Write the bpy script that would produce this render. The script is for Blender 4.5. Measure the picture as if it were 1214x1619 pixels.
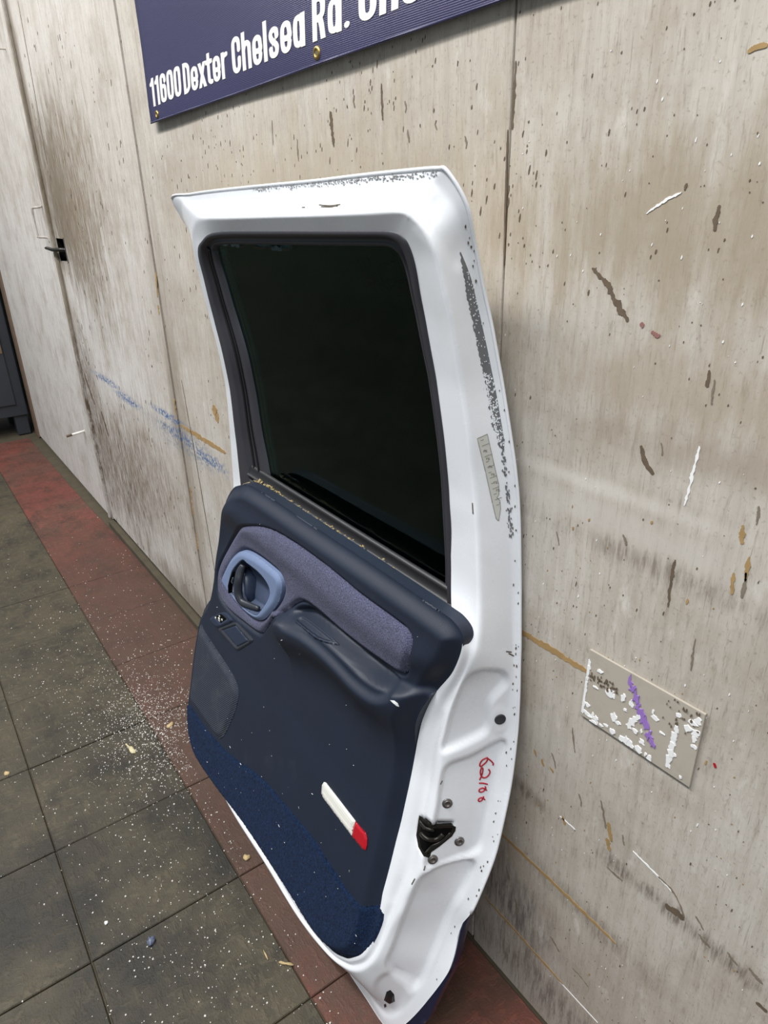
import bpy, bmesh, math, random
import numpy as np
from mathutils import Vector, Matrix, noise as mnoise
from mathutils.bvhtree import BVHTree
random.seed(7); rng = np.random.default_rng(7)
for o in list(bpy.data.objects): bpy.data.objects.remove(o)
sc = bpy.context.scene
COL = sc.collection

# ------------------------------------------------------------------ camera
FPX, CX, CY = 1085.0, 607.0, 809.5            # focal length in pixels for the 1214x1619 frame
HC = 1.306                                    # camera height, tile edge = 0.305 m
def unit(v): v = np.array(v, float); return v/np.linalg.norm(v)
d1 = unit((-240-CX, 340-CY, FPX))             # along the wall, away from the camera (-X)
dv = np.array((667-CX, 3200-CY, FPX)); dv = unit(dv-d1*np.dot(dv, d1))   # straight down
dY = np.cross(dv, d1); dY = dY if dY[2] > 0 else -dY
RW = np.array([-d1, dY, -dv])                 # world = RW @ camera(x right, y down, z forward)
CAM = np.array([0.0, -0.62305, HC])
cam = bpy.data.objects.new('camera', bpy.data.cameras.new('camera')); COL.objects.link(cam)
cam.data.sensor_fit = 'VERTICAL'; cam.data.sensor_height = 36; cam.data.lens = FPX*36/1619
cam.data.clip_start = 0.02
M = Matrix([[RW[i][0], -RW[i][1], -RW[i][2], CAM[i]] for i in range(3)]+[[0, 0, 0, 1]])
cam.matrix_world = M
sc.camera = cam

# ------------------------------------------------------------------ light
world = bpy.data.worlds.new('workshop_air'); sc.world = world; world.use_nodes = True
bg = world.node_tree.nodes['Background']; bg.inputs[0].default_value = (0.80, 0.91, 1.0, 1); bg.inputs[1].default_value = 0.33
def area(name, loc, target, size, energy, color=(1, 1, 1)):
    l = bpy.data.lights.new(name, 'AREA'); l.shape = 'RECTANGLE'; l.size, l.size_y = size; l.energy = energy; l.color = color
    o = bpy.data.objects.new(name, l); COL.objects.link(o); o.location = loc
    o.rotation_euler = (Vector(target)-Vector(loc)).to_track_quat('-Z', 'Y').to_euler(); return o
area('ceiling_tube_light', (-1.6, -1.6, 3.9), (-1.6, -0.9, 0), (2.4, 0.25), 122, (1.0, 0.99, 0.975))
area('ceiling_tube_light', (0.9, -1.8, 3.9), (0.6, -0.9, 0), (2.4, 0.25), 98, (1.0, 0.99, 0.975))
area('ceiling_tube_light', (-4.2, -1.7, 3.9), (-4.0, -0.9, 0), (2.4, 0.25), 100, (1.0, 0.99, 0.975))
sc.view_settings.view_transform = 'Standard'; sc.view_settings.look = 'None'
sc.view_settings.exposure = 0.0; sc.view_settings.gamma = 1.0; sc.view_settings.use_curve_mapping = False

# ------------------------------------------------------------------ geometry of the place
def ray(px, py): return RW @ np.array([px-CX, py-CY, FPX])
def atY(px, py, Y): r = ray(px, py); return CAM+r*((Y-CAM[1])/r[1])
def atX(px, py, X): r = ray(px, py); return CAM+r*(X/r[0])
def atZ(px, py, Z): r = ray(px, py); return CAM+r*((Z-CAM[2])/r[2])
def proj(p):
    c = RW.T @ (np.array(p)-CAM); return (CX+FPX*c[0]/c[2], CY+FPX*c[1]/c[2])
def wl(px, py, y=0.0): p = atY(px, py, y); return (p[0], p[2])
# profile of the door's outer skin: distance to the wall as a function of height
PZ = [(-.3, -.37), (0, -.229), (.075, -.194), (.15, -.160), (.225, -.128), (.3, -.100), (.4, -.066), (.5, -.040), (.6, -.022), (.7, -.012), (.82, -.008), (.95, -.012), (1.1, -.028), (1.18, -.043), (1.25, -.062), (1.33, -.092), (1.5, -.175)]
pzx = np.array([a for a, b in PZ]); pzy = np.array([b for a, b in PZ])
_zz = np.linspace(-.3, 1.5, 361); _yy = np.interp(_zz, pzx, pzy)
for _ in range(6): _yy[1:-1] = (_yy[:-2]+2*_yy[1:-1]+_yy[2:])/4
_yl = [float(v) for v in _yy]
def P(z):
    t = (z+.3)*200.0; i = int(t); i = 0 if i < 0 else (359 if i > 359 else i); return _yl[i]+(_yl[i+1]-_yl[i])*(t-i)
def D3(x, z, w): return (x, P(z)-w, z)
def S(px, py, w):
    lo, hi = -.7, .0; r = ray(px, py); rx, ry, rz = float(r[0]), float(r[1]), float(r[2]); c1, c2 = float(CAM[1]), float(CAM[2])
    for _ in range(30):
        m = (lo+hi)/2; t = (m-c1)/ry; z = c2+rz*t
        if m-(P(z)-w) > 0: hi = m
        else: lo = m
    return np.array([rx*t, m, z])
def SX(pts, w):
    out = []
    for a, b in pts: q = S(a, b, w); out.append((q[0], q[2]))
    return out

def ss(a, b, x):
    t = np.clip((x-a)/(b-a), 0, 1); return t*t*(3-2*t)

def catmull(pts, n, closed=False):
    pts = [np.array(p, float) for p in pts]; out = []; m = len(pts)
    rngk = range(m) if closed else range(m-1)
    for i in rngk:
        p1, p2 = pts[i], pts[(i+1) % m]
        p0 = pts[(i-1) % m] if closed or i > 0 else p1
        p3 = pts[(i+2) % m] if closed or i+2 < m else p2
        for k in range(n):
            t = k/n
            out.append(0.5*((2*p1)+(-p0+p2)*t+(2*p0-5*p1+4*p2-p3)*t*t+(-p0+3*p1-3*p2+p3)*t**3))
    if not closed: out.append(pts[-1])
    return out

# ------------------------------------------------------------------ object helpers
def tag(o, label=None, cat=None, group=None, kind=None):
    if label: o['label'] = label
    if cat: o['category'] = cat
    if group: o['group'] = group
    if kind: o['kind'] = kind
    return o
def empty(name, loc=(0, 0, 0)):
    o = bpy.data.objects.new(name, None); COL.objects.link(o); o.location = loc; o.empty_display_size = .05; return o
def obj(name, verts, faces, mat, parent=None, smooth=True, uv=None):
    me = bpy.data.meshes.new(name); me.from_pydata([tuple(map(float, v)) for v in verts], [], faces); me.update()
    if mat: me.materials.append(mat)
    if smooth: me.polygons.foreach_set('use_smooth', [True]*len(me.polygons))
    return link(name, me, parent)
def link(name, me, parent=None):
    o = bpy.data.objects.new(name, me); COL.objects.link(o)
    if parent is not None:
        o.parent = parent
        if parent.parent is None: o.matrix_parent_inverse = Matrix.Translation(-Vector(parent.location))
    return o
def fixn(o):
    bm = bmesh.new(); bm.from_mesh(o.data); bmesh.ops.recalc_face_normals(bm, faces=bm.faces); bm.to_mesh(o.data); bm.free(); return o
class MB:
    def __init__(s): s.v = []; s.f = []
    def add(s, v, f):
        n = len(s.v); s.v += [tuple(p) for p in v]; s.f += [tuple(i+n for i in q) for q in f]
    def box(s, a, b):
        x0, y0, z0 = a; x1, y1, z1 = b
        s.add([(x0, y0, z0), (x1, y0, z0), (x1, y1, z0), (x0, y1, z0), (x0, y0, z1), (x1, y0, z1), (x1, y1, z1), (x0, y1, z1)],
              [(0, 3, 2, 1), (4, 5, 6, 7), (0, 1, 5, 4), (1, 2, 6, 5), (2, 3, 7, 6), (3, 0, 4, 7)])
    def tube(s, path, r, n=8, flat=1.0, up=None):
        path = [np.array(p, float) for p in path]; k = len(path); rr = r if hasattr(r, '__len__') else [r]*k
        vs = []; prev = None
        for i, p in enumerate(path):
            t = unit(path[min(i+1, k-1)]-path[max(i-1, 0)]+1e-9)
            if up is not None: a = np.cross(t, up)
            elif prev is None: a = np.cross(t, (0.3, 0.2, 1) if abs(t[2]) < .9 else (1, 0.1, 0))
            else: a = prev-t*np.dot(prev, t)
            a = unit(a); prev = a; b = np.cross(t, a)
            for j in range(n):
                c = 2*math.pi*j/n; vs.append(p+a*math.cos(c)*rr[i]+b*math.sin(c)*rr[i]*flat)
        fs = [(i*n+j, i*n+(j+1) % n, (i+1)*n+(j+1) % n, (i+1)*n+j) for i in range(k-1) for j in range(n)]
        fs += [tuple(range(n))[::-1], tuple((k-1)*n+j for j in range(n))]
        s.add(vs, fs)
    def prism(s, poly, f0, f1):
        n = len(poly)
        s.add([f0(*p) for p in poly]+[f1(*p) for p in poly], [tuple(range(n)), tuple(range(2*n-1, n-1, -1))]+[(i, i+n, (i+1) % n+n, (i+1) % n) for i in range(n)])
    def lathe(s, prof, c, ax, n=20):
        ax = unit(ax); a = unit(np.cross(ax, (0, 0, 1) if abs(ax[2]) < .9 else (1, 0, 0))); b = np.cross(ax, a); c = np.array(c)
        vs = []
        for r, h in prof:
            for j in range(n):
                t = 2*math.pi*j/n; vs.append(c+ax*h+(a*math.cos(t)+b*math.sin(t))*r)
        k = len(prof)
        fs = [(i*n+j, i*n+(j+1) % n, (i+1)*n+(j+1) % n, (i+1)*n+j) for i in range(k-1) for j in range(n)]
        fs += [tuple(range(n))[::-1], tuple((k-1)*n+j for j in range(n))]
        s.add(vs, fs)
    def build(s, name, mat, parent=None, smooth=False, bevel=0, fix=True):
        o = obj(name, s.v, s.f, mat, parent, smooth)
        if fix or bevel:
            bm = bmesh.new(); bm.from_mesh(o.data); bmesh.ops.recalc_face_normals(bm, faces=bm.faces)
            if bevel: bmesh.ops.bevel(bm, geom=[e for e in bm.edges if len(e.link_faces) == 2 and e.calc_face_angle(0) > .6], offset=bevel, segments=2, affect='EDGES', profile=.6)
            bm.to_mesh(o.data); bm.free()
        return o

def poly_sdf(poly, pts):
    poly = np.array(poly, float); A = poly; B = np.roll(poly, -1, 0)
    best = np.full(len(pts), 1e9); near = np.zeros_like(pts); ins = np.zeros(len(pts), bool)
    for a, b in zip(A, B):
        ab = b-a; t = np.clip(((pts-a)@ab)/max(ab@ab, 1e-18), 0, 1); q = a+t[:, None]*ab
        d = ((pts-q)**2).sum(1); m = d < best; best[m] = d[m]; near[m] = q[m]
        c = (a[1] > pts[:, 1]) != (b[1] > pts[:, 1])
        if b[1] != a[1]:
            xi = a[0]+(pts[:, 1]-a[1])*(b[0]-a[0])/(b[1]-a[1]); ins ^= c & (pts[:, 0] < xi)
    d = np.sqrt(best); return np.where(ins, -d, d), near
def region(outer, holes, pts):
    s, q = poly_sdf(outer, pts)
    for h in holes:
        s2, q2 = poly_sdf(h, pts); s2 = -s2; m = s2 > s; s = np.where(m, s2, s); q[m] = q2[m]
    return s, q
def patch(name, outer, step, hf, mp, mat, parent, holes=(), skirt=.004, smooth=True, flip=False, back=False):
    """filled sheet with a clean outline: outer/holes in a 2-D domain, hf(a, b, inside distance) -> height, mp(a, b, h) -> point"""
    o = np.array(outer); lo = o.min(0)-step; hi = o.max(0)+step
    nx, ny = int((hi[0]-lo[0])/step)+2, int((hi[1]-lo[1])/step)+2
    gx, gy = np.meshgrid(lo[0]+np.arange(nx)*step, lo[1]+np.arange(ny)*step)
    pts = np.stack([gx.ravel(), gy.ravel()], 1); s, q = region(outer, holes, pts)
    ins = s < 0; I = ins.reshape(ny, nx)
    keep = I[:-1, :-1] | I[:-1, 1:] | I[1:, :-1] | I[1:, 1:]
    used = {}; quads = []
    def vid(j, i):
        k = j*nx+i
        if k not in used: used[k] = len(used)
        return used[k]
    for j, i in zip(*np.nonzero(keep)): quads.append((vid(j, i), vid(j, i+1), vid(j+1, i+1), vid(j+1, i)))
    ks = np.array(list(used.keys())); pp = pts[ks].copy(); d = -s[ks]; out = d < step*.3
    pp[out] = q[ks][out]; d = np.maximum(d, 0); d[out] = 0
    h = hf(pp[:, 0], pp[:, 1], d)
    V = [mp(a, b, c) for (a, b), c in zip(pp, h)]
    cnt = {}
    for f in quads:
        for k in range(4):
            e = (f[k], f[(k+1) % 4]); cnt[e] = cnt.get(e, 0)+1
    F = [f[::-1] if flip else f for f in quads]; n = len(V); mpv = {}
    if back:
        V += [mp(a, b, c-skirt) for (a, b), c in zip(pp, h)]; F += [tuple(x+n for x in f)[::-1] for f in list(F)]
    n2 = len(V); extra = []
    def ev(i, low):
        if (i, low) not in mpv:
            mpv[(i, low)] = n2+len(extra); extra.append(mp(pp[i][0], pp[i][1], h[i]-(skirt if low else 0)))
        return mpv[(i, low)]
    for (a, b) in cnt:
        if (b, a) not in cnt:
            f = (ev(b, 0), ev(a, 0), ev(a, 1), ev(b, 1)); F.append(f[::-1] if flip else f)
    return obj(name, V+extra, F, mat, parent, smooth)

# ------------------------------------------------------------------ materials
class NT:
    def __init__(s, name):
        s.m = bpy.data.materials.new(name); s.m.use_nodes = True; s.t = s.m.node_tree; s.b = s.t.nodes['Principled BSDF']
        s.geo = s.t.nodes.new('ShaderNodeNewGeometry').outputs['Position']
    def new(s, k, **kw):
        n = s.t.nodes.new(k)
        for a, v in kw.items(): setattr(n, a, v)
        return n
    def put(s, sock, v):
        if isinstance(v, bpy.types.NodeSocket): s.t.links.new(v, sock)
        elif isinstance(v, (tuple, list)): sock.default_value = (*v, 1) if len(v) == 3 and len(sock.default_value) == 4 else v
        else: sock.default_value = v
    def math(s, op, a, b=0.0, clamp=False):
        n = s.new('ShaderNodeMath', operation=op, use_clamp=clamp); s.put(n.inputs[0], a); s.put(n.inputs[1], b); return n.outputs[0]
    def vec(s, scale=(1, 1, 1), src=None, off=(0, 0, 0)):
        n = s.new('ShaderNodeMapping'); s.put(n.inputs['Vector'], src or s.geo); n.inputs['Scale'].default_value = scale; n.inputs['Location'].default_value = off; return n.outputs[0]
    def noise(s, scale=5, detail=4, rough=.55, stretch=(1, 1, 1), off=(0, 0, 0), dist=0):
        n = s.new('ShaderNodeTexNoise'); s.put(n.inputs['Vector'], s.vec(stretch, off=off)); n.inputs['Scale'].default_value = scale
        n.inputs['Detail'].default_value = detail; n.inputs['Roughness'].default_value = rough; n.inputs['Distortion'].default_value = dist; return n.outputs[0]
    def ramp(s, fac, stops):
        n = s.new('ShaderNodeValToRGB'); s.put(n.inputs[0], fac); e = n.color_ramp.elements
        while len(e) < len(stops): e.new(.5)
        for el, (p, c) in zip(e, stops): el.position = p; el.color = (*c, 1) if hasattr(c, '__len__') else (c, c, c, 1)
        return n.outputs[0]
    def mix(s, fac, a, b, blend='MIX'):
        n = s.new('ShaderNodeMix', data_type='RGBA', blend_type=blend); s.put(n.inputs[0], fac); s.put(n.inputs[6], a); s.put(n.inputs[7], b); return n.outputs[2]
    def sep(s): n = s.new('ShaderNodeSeparateXYZ'); s.put(n.inputs[0], s.geo); return n.outputs
    def blob(s, c, r, fade=(1.0, .3), wob=.5, nz=None):
        """soft stain on the wall around (x, z)"""
        o = s.sep(); dx = s.math('DIVIDE', s.math('SUBTRACT', o[0], c[0]), r[0]); dz = s.math('DIVIDE', s.math('SUBTRACT', o[2], c[1]), r[1])
        d = s.math('SQRT', s.math('ADD', s.math('MULTIPLY', dx, dx), s.math('MULTIPLY', dz, dz)))
        if nz is not None: d = s.math('ADD', d, s.math('MULTIPLY', s.math('SUBTRACT', nz, .5), wob*2))
        n = s.new('ShaderNodeMapRange', interpolation_type='SMOOTHSTEP'); s.put(n.inputs[0], d); n.inputs[1].default_value = fade[1]; n.inputs[2].default_value = fade[0]; n.inputs[3].default_value = 1; n.inputs[4].default_value = 0
        return n.outputs[0]
    def bump(s, h, strength=.3, dist=.002):
        n = s.new('ShaderNodeBump'); n.inputs['Strength'].default_value = strength; n.inputs['Distance'].default_value = dist; s.put(n.inputs['Height'], h); s.put(s.b.inputs['Normal'], n.outputs[0]); return s
    def out(s, color, rough=.5, metal=0, spec=.5, coat=0, sheen=0):
        s.put(s.b.inputs['Base Color'], color); s.put(s.b.inputs['Roughness'], rough); s.put(s.b.inputs['Metallic'], metal); s.put(s.b.inputs['Specular IOR Level'], spec)
        s.b.inputs['Coat Weight'].default_value = coat; s.b.inputs['Coat Roughness'].default_value = .08; s.b.inputs['Sheen Weight'].default_value = sheen
        return s.m
def lin(r, g, b): return tuple(((c/255+.055)/1.055)**2.4 if c > 10 else c/255/12.92 for c in (r, g, b))
def plain(name, rgb, rough=.5, metal=0, spec=.5, var=.12, scale=40, bump=0, coat=0):
    n = NT(name); c = lin(*rgb); a = n.noise(scale, 4)
    col = n.mix(a, tuple(x*(1-var) for x in c), tuple(min(1, x*(1+var)) for x in c))
    if bump: n.bump(n.noise(scale*6, 3), bump, .001)
    return n.out(col, rough, metal, spec, coat)

def wall_material():
    n = NT('weathered_painted_plywood'); o = n.sep()
    big = n.noise(1.6, 6, .66); grain = n.noise(10, 7, .7, (7, 1, .35)); fine = n.noise(60, 5, .75, (2.6, 1, .4)); mot = n.noise(6, 8, .72, off=(3, 1, 2)); sp = n.noise(190, 3, .7)
    hair = n.noise(150, 3, .7, (3.0, 1, .12), off=(1, 0, 7))
    col = n.ramp(big, [(.32, lin(171, 162, 150)), (.5, lin(190, 183, 173)), (.70, lin(203, 198, 191))])
    left = n.new('ShaderNodeMapRange', interpolation_type='SMOOTHSTEP'); n.put(left.inputs[0], o[0]); left.inputs[1].default_value = -1.5; left.inputs[2].default_value = -2.5
    col = n.mix(n.math('MULTIPLY', left.outputs[0], .8), col, lin(219, 215, 212))
    top = n.new('ShaderNodeMapRange', interpolation_type='SMOOTHSTEP'); n.put(top.inputs[0], o[2]); top.inputs[1].default_value = 1.15; top.inputs[2].default_value = 1.45
    col = n.mix(n.math('MULTIPLY', top.outputs[0], .35), col, lin(188, 181, 168))
    col = n.mix(n.ramp(grain, [(.44, 0.0), (.72, .5)]), col, lin(152, 142, 130))
    col = n.mix(n.ramp(mot, [(.47, 0.0), (.72, .62)]), col, lin(150, 136, 119))
    col = n.mix(n.ramp(fine, [(.54, 0.0), (.74, .75)]), col, lin(126, 114, 100))
    col = n.mix(n.ramp(hair, [(.60, 0.0), (.70, .5)]), col, lin(118, 106, 92))
    col = n.mix(n.ramp(sp, [(.58, 0.0), (.72, .55)]), col, lin(116, 104, 90))
    col = n.mix(n.ramp(n.noise(16, 6, .7, (1.8, 1, .7), off=(8, 0, 4)), [(.58, 0.0), (.72, .55)]), col, lin(218, 214, 208))
    nz = n.noise(8, 7, .75, (3.2, 1, .6)); nzs = n.noise(28, 6, .75, (2.8, 1, .4)); thr = n.ramp(n.noise(70, 5, .75, (1.2, 1, 1.2)), [(.47, 0.0), (.53, 1.0)]); thv = n.ramp(n.noise(40, 6, .75, (3, 1, .35), off=(2, 0, 2)), [(.44, .25), (.58, 1.0)])
    def stain(c, r, rgb, amt, wob=.6, fade=(1.0, .1), nzz=None, cut=None):
        nonlocal col
        f = n.math('MULTIPLY', n.blob(c, r, fade, wob, nzz or nz), amt)
        if cut is not None: f = n.math('MULTIPLY', f, cut)
        col = n.mix(f, col, lin(*rgb))
    # grime rubbed in round the latch, splash dirt at the foot of the sheets, old drag marks
    stain((-2.78, 1.36), (.58, .40), (98, 86, 68), 1.0, .8, (1.0, .3), cut=thv)
    stain((-2.85, 1.32), (.28, .34), (104, 92, 74), .75, .7)
    stain((-2.62, 1.15), (.36, .4), (112, 98, 80), .9, 1.0, cut=thv)
    stain((-2.5, 1.35), (.55, .5), (140, 126, 106), .7, 1.0, cut=thv)
    stain((-3.04, 1.65), (.09, .75), (120, 108, 92), .8, .8)
    stain((-3.06, 1.05), (.06, .55), (124, 112, 92), .8, .8)
    stain((-2.98, .50), (.24, .62), (98, 82, 66), 1.0, .9, (1.0, .25), nzz=nzs, cut=thv)
    stain((-2.66, .34), (.46, .36), (104, 88, 70), 1.0, 1.0, (1.0, .25), cut=thv)
    stain((-2.3, .45), (.5, .34), (124, 108, 90), .85, 1.2, nzz=nzs, cut=thv)
    stain((-1.95, .05), (.9, .12), (110, 98, 80), .7, .7)
    stain((-1.90, .75), (.1, 1.0), (132, 118, 100), .6, .8)
    stain((-1.1, 1.28), (.8, .22), (176, 162, 140), .6, .9)
    stain((-.42, 1.28), (.34, .12), (150, 136, 114), .7, 1.0)
    stain((-.38, 1.13), (.3, .06), (156, 142, 122), .6, .9)
    stain((-.30, 1.07), (.25, .035), (150, 136, 120), .6, 1.1)
    stain((-.43, .965), (.2, .03), (196, 190, 182), .6, .6, (1.0, .2))
    stain((-.46, 1.0), (.24, .016), (214, 209, 201), .55, .3, (1.0, .1))
    stain((-.37, .93), (.2, .022), (126, 116, 106), .8, 1.2, nzz=nzs, cut=thv)
    stain((-.54, .20), (.13, .12), (98, 92, 92), .9, 1.2, nzz=nzs, cut=thv)
    stain((-.45, .07), (.3, .08), (106, 97, 90), .8, 1.1, nzz=nzs, cut=thv)
    for q in ((980, 1375), (1065, 1445), (1150, 1520), (830, 1250)): stain(wl(*q), (.07, .022), (104, 94, 84), .85, 1.3, nzz=nzs, cut=thv)
    stain((-.40, .33), (.22, .035), (120, 108, 96), .7, 1.2, nzz=nzs, cut=thv)
    for c, r in (((-2.68, .722), (.24, .018)), ((-2.42, .70), (.2, .022)), ((-2.0, .735), (.2, .018)), ((-1.93, .695), (.2, .022)), ((-1.72, .68), (.16, .025))):
        stain(c, r, (76, 108, 154), 1.0, .9, (1.1, .3), nzs, thr)
    stain((-1.9, .68), (.4, .07), (110, 122, 140), .6, 1.2, nzz=nzs, cut=thr)
    h = n.math('ADD', n.math('MULTIPLY', grain, .6), n.math('MULTIPLY', fine, .7))
    n.bump(h, .45, .0015)
    return n.out(col, .72, 0, .25)
def tile_material(name, base, dirt, dark, redness):
    n = NT(name); inf = n.new('ShaderNodeObjectInfo').outputs['Random']
    a = n.noise(2.2, 6, .62); b = n.noise(9, 6, .68, off=(5, 2, 0)); c = n.noise(70, 4, .7, (1, .35, 1)); d = n.noise(70, 4, .7, (.35, 1, 1), off=(4, 4, 0))
    col = n.mix(n.ramp(a, [(.40, 0.0), (.62, 1.0)]), lin(*base), lin(*dirt))
    col = n.mix(n.ramp(b, [(.47, 0.0), (.68, .85)]), col, lin(*dark))
    dash = n.math('MULTIPLY', n.ramp(c, [(.5, 0.0), (.6, 1.0)]), n.ramp(n.noise(30, 1), [(.45, 1.0), (.55, 0.0)]))
    dash2 = n.math('MULTIPLY', n.ramp(d, [(.5, 0.0), (.6, 1.0)]), n.ramp(n.noise(30, 1), [(.45, 0.0), (.55, 1.0)]))
    ds = n.math('ADD', dash, dash2)
    col = n.mix(n.math('MULTIPLY', ds, .28), col, lin(*[min(255, x*1.35) for x in base]))
    col = n.mix(n.math('MULTIPLY', inf, .3), col, lin(*[x*.72 for x in base]))
    o = n.sep()
    def mr(a, b):
        q = n.new('ShaderNodeMapRange', interpolation_type='SMOOTHSTEP'); n.put(q.inputs[0], n.math('ADD', o[0], n.math('MULTIPLY', n.math('SUBTRACT', n.noise(3, 5, .65, off=(1, 7, 0)), .5), .9))); q.inputs[1].default_value = a; q.inputs[2].default_value = b; return q.outputs[0]
    if redness:   # trodden-in brown dirt over the middle stretch of the red row
        col = n.mix(n.math('MULTIPLY', n.math('MULTIPLY', mr(-3.3, -2.3), mr(-.52, -.72)), .8), col, n.mix(b, lin(86, 67, 56), lin(62, 49, 41)))
    else:         # oily dark patches on the walked stretch in front of the door
        soot = n.math('MULTIPLY', mr(-2.0, -1.1), n.ramp(n.noise(3.2, 5, .6, off=(9, 3, 0)), [(.40, 0.0), (.58, 1.0)]))
        col = n.mix(n.math('MULTIPLY', soot, .8), col, lin(35, 34, 32))
    n.bump(n.math('ADD', ds, n.noise(250, 2)), .5, .0012)
    return n.out(col, .6, 0, .35)

MW = wall_material()
M_wood = plain('bare_wood', (160, 131, 86), .8, var=.35, scale=60)
M_gouge = plain('dark_gouged_wood', (98, 84, 68), .85, var=.4, scale=90)
M_scuff = plain('grey_brown_scuff', (122, 112, 98), .85, var=.3, scale=90)
M_trimwood = plain('brown_edge_board', (112, 92, 76), .7, var=.3, scale=30)
M_steel = plain('dark_grey_painted_steel', (50, 54, 60), .45, var=.2, scale=12)
M_slab = plain('dirty_concrete', (74, 67, 52), .85, var=.4, scale=14, bump=.4)
M_red = tile_material('worn_red_tile', (110, 62, 53), (85, 66, 55), (62, 49, 42), 1)
M_olive = tile_material('worn_olive_tile', (80, 73, 58), (66, 61, 49), (38, 36, 33), 0)
M_black = plain('black_rubber', (22, 22, 25), .42, var=.2, scale=30)
M_blackgrey = plain('charcoal_rubber', (52, 52, 58), .5, var=.15, scale=25)
M_void = plain('black_void', (6, 6, 6), .9, spec=.1)
M_zinc = plain('zinc_steel', (128, 124, 122), .42, metal=.85, var=.2, scale=80)
M_darkmetal = plain('dark_greasy_metal', (46, 44, 40), .35, metal=.6, var=.4, scale=60)
M_brass = plain('tarnished_brass', (176, 150, 84), .35, metal=.9, var=.3, scale=120)

def white_paint():
    n = NT('white_car_paint'); a = n.noise(5, 6, .65); b = n.noise(60, 5, .75)
    col = n.mix(n.ramp(a, [(.5, 0.0), (.78, .5)]), lin(232, 235, 240), lin(206, 207, 206))
    col = n.mix(n.ramp(b, [(.70, 0.0), (.74, .7)]), col, lin(150, 146, 138))
    return n.out(col, n.ramp(a, [(.4, .22), (.7, .4)]), 0, .5, .35)
M_white = white_paint()
M_navy = plain('navy_car_paint', (15, 18, 44), .25, coat=.5, var=.1)
def vinyl():
    n = NT('navy_grained_vinyl'); a = n.noise(5, 5, .6); b = n.noise(900, 2, .5)
    col = n.mix(a, lin(24, 31, 45), lin(31, 40, 57)); col = n.mix(n.ramp(n.noise(12, 6, .7), [(.6, 0.0), (.8, .22)]), col, lin(62, 67, 80))
    n.bump(b, .25, .0006); return n.out(col, .5, 0, .45)
M_vinyl = vinyl()
def cloth():
    n = NT('grey_violet_velour'); a = n.ramp(n.noise(520, 3, .75), [(.35, 0.0), (.65, 1.0)]); b = n.noise(18, 4, .6)
    col = n.mix(a, lin(48, 50, 68), lin(108, 110, 138)); col = n.mix(n.ramp(b, [(.5, 0.0), (.8, .4)]), col, lin(62, 61, 82))
    n.bump(a, .6, .0015); return n.out(col, .95, 0, .1, sheen=.08)
M_cloth = cloth()
def carpet_m():
    n = NT('navy_carpet_pile'); a = n.noise(420, 3, .7); b = n.noise(110, 4, .7)
    col = n.mix(n.ramp(a, [(.3, 0.0), (.7, 1.0)]), lin(10, 18, 34), lin(34, 54, 88)); col = n.mix(n.ramp(b, [(.45, 0.0), (.7, .6)]), col, lin(14, 24, 44))
    n.bump(n.math('ADD', a, b), .8, .003); return n.out(col, 1.0, 0, .05, sheen=.03)
M_carpet = carpet_m()
M_bezel = plain('powder_blue_plastic', (112, 128, 160), .5, var=.1, scale=120, bump=.15)
M_lever = plain('dark_slate_plastic', (44, 48, 56), .4, var=.2, scale=90)
M_switch = plain('slate_blue_plastic', (38, 48, 68), .45, var=.15, scale=90)
M_lens = plain('white_reflector_plastic', (226, 224, 216), .25, var=.06, scale=60, coat=.3)
M_redlens = plain('red_reflector_plastic', (176, 18, 34), .2, var=.1, scale=60, coat=.5)
M_ink = plain('red_marker_ink', (170, 24, 44), .5, var=.15, scale=200)
M_blackink = plain('black_marker_ink', (8, 5, 6), .7, spec=.1)
M_primer = plain('grey_primer', (104, 106, 108), .6, var=.12, scale=60)
M_sticker = plain('clear_grey_label', (196, 197, 190), .4, var=.06, scale=60)
M_print = plain('label_print', (128, 126, 116), .6, var=.1)
M_grimedark = plain('road_grime', (92, 84, 72), .8, var=.3, scale=90)
def grille_m():
    n = NT('speaker_mesh_fabric'); w = n.new('ShaderNodeTexWave', wave_type='BANDS', bands_direction='DIAGONAL'); n.put(w.inputs['Vector'], n.vec((1, 0, -1))); w.inputs['Scale'].default_value = 110; w.inputs['Distortion'].default_value = .4
    a = n.noise(14, 5, .7); col = n.mix(w.outputs[1], lin(38, 43, 54), lin(60, 66, 78)); col = n.mix(n.ramp(a, [(.5, 0.0), (.72, .5)]), col, lin(78, 80, 84))
    n.bump(w.outputs[1], .6, .0015); return n.out(col, .6, 0, .3)
M_grille = grille_m()
def glass_m():
    n = NT('dark_tinted_glass'); t = n.t; o = t.nodes['Material Output']
    tr = n.new('ShaderNodeBsdfTransparent'); tr.inputs[0].default_value = (.62, .78, .70, 1)
    gl = n.new('ShaderNodeBsdfGlossy'); gl.inputs[0].default_value = (.75, .95, .95, 1); gl.inputs['Roughness'].default_value = .06
    fr = n.new('ShaderNodeFresnel'); fr.inputs[0].default_value = 1.30
    mx = n.new('ShaderNodeMixShader'); t.links.new(fr.outputs[0], mx.inputs[0]); t.links.new(tr.outputs[0], mx.inputs[1]); t.links.new(gl.outputs[0], mx.inputs[2]); t.links.new(mx.outputs[0], o.inputs[0])
    t.nodes.remove(n.b); return n.m
M_glass = glass_m()
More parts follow.
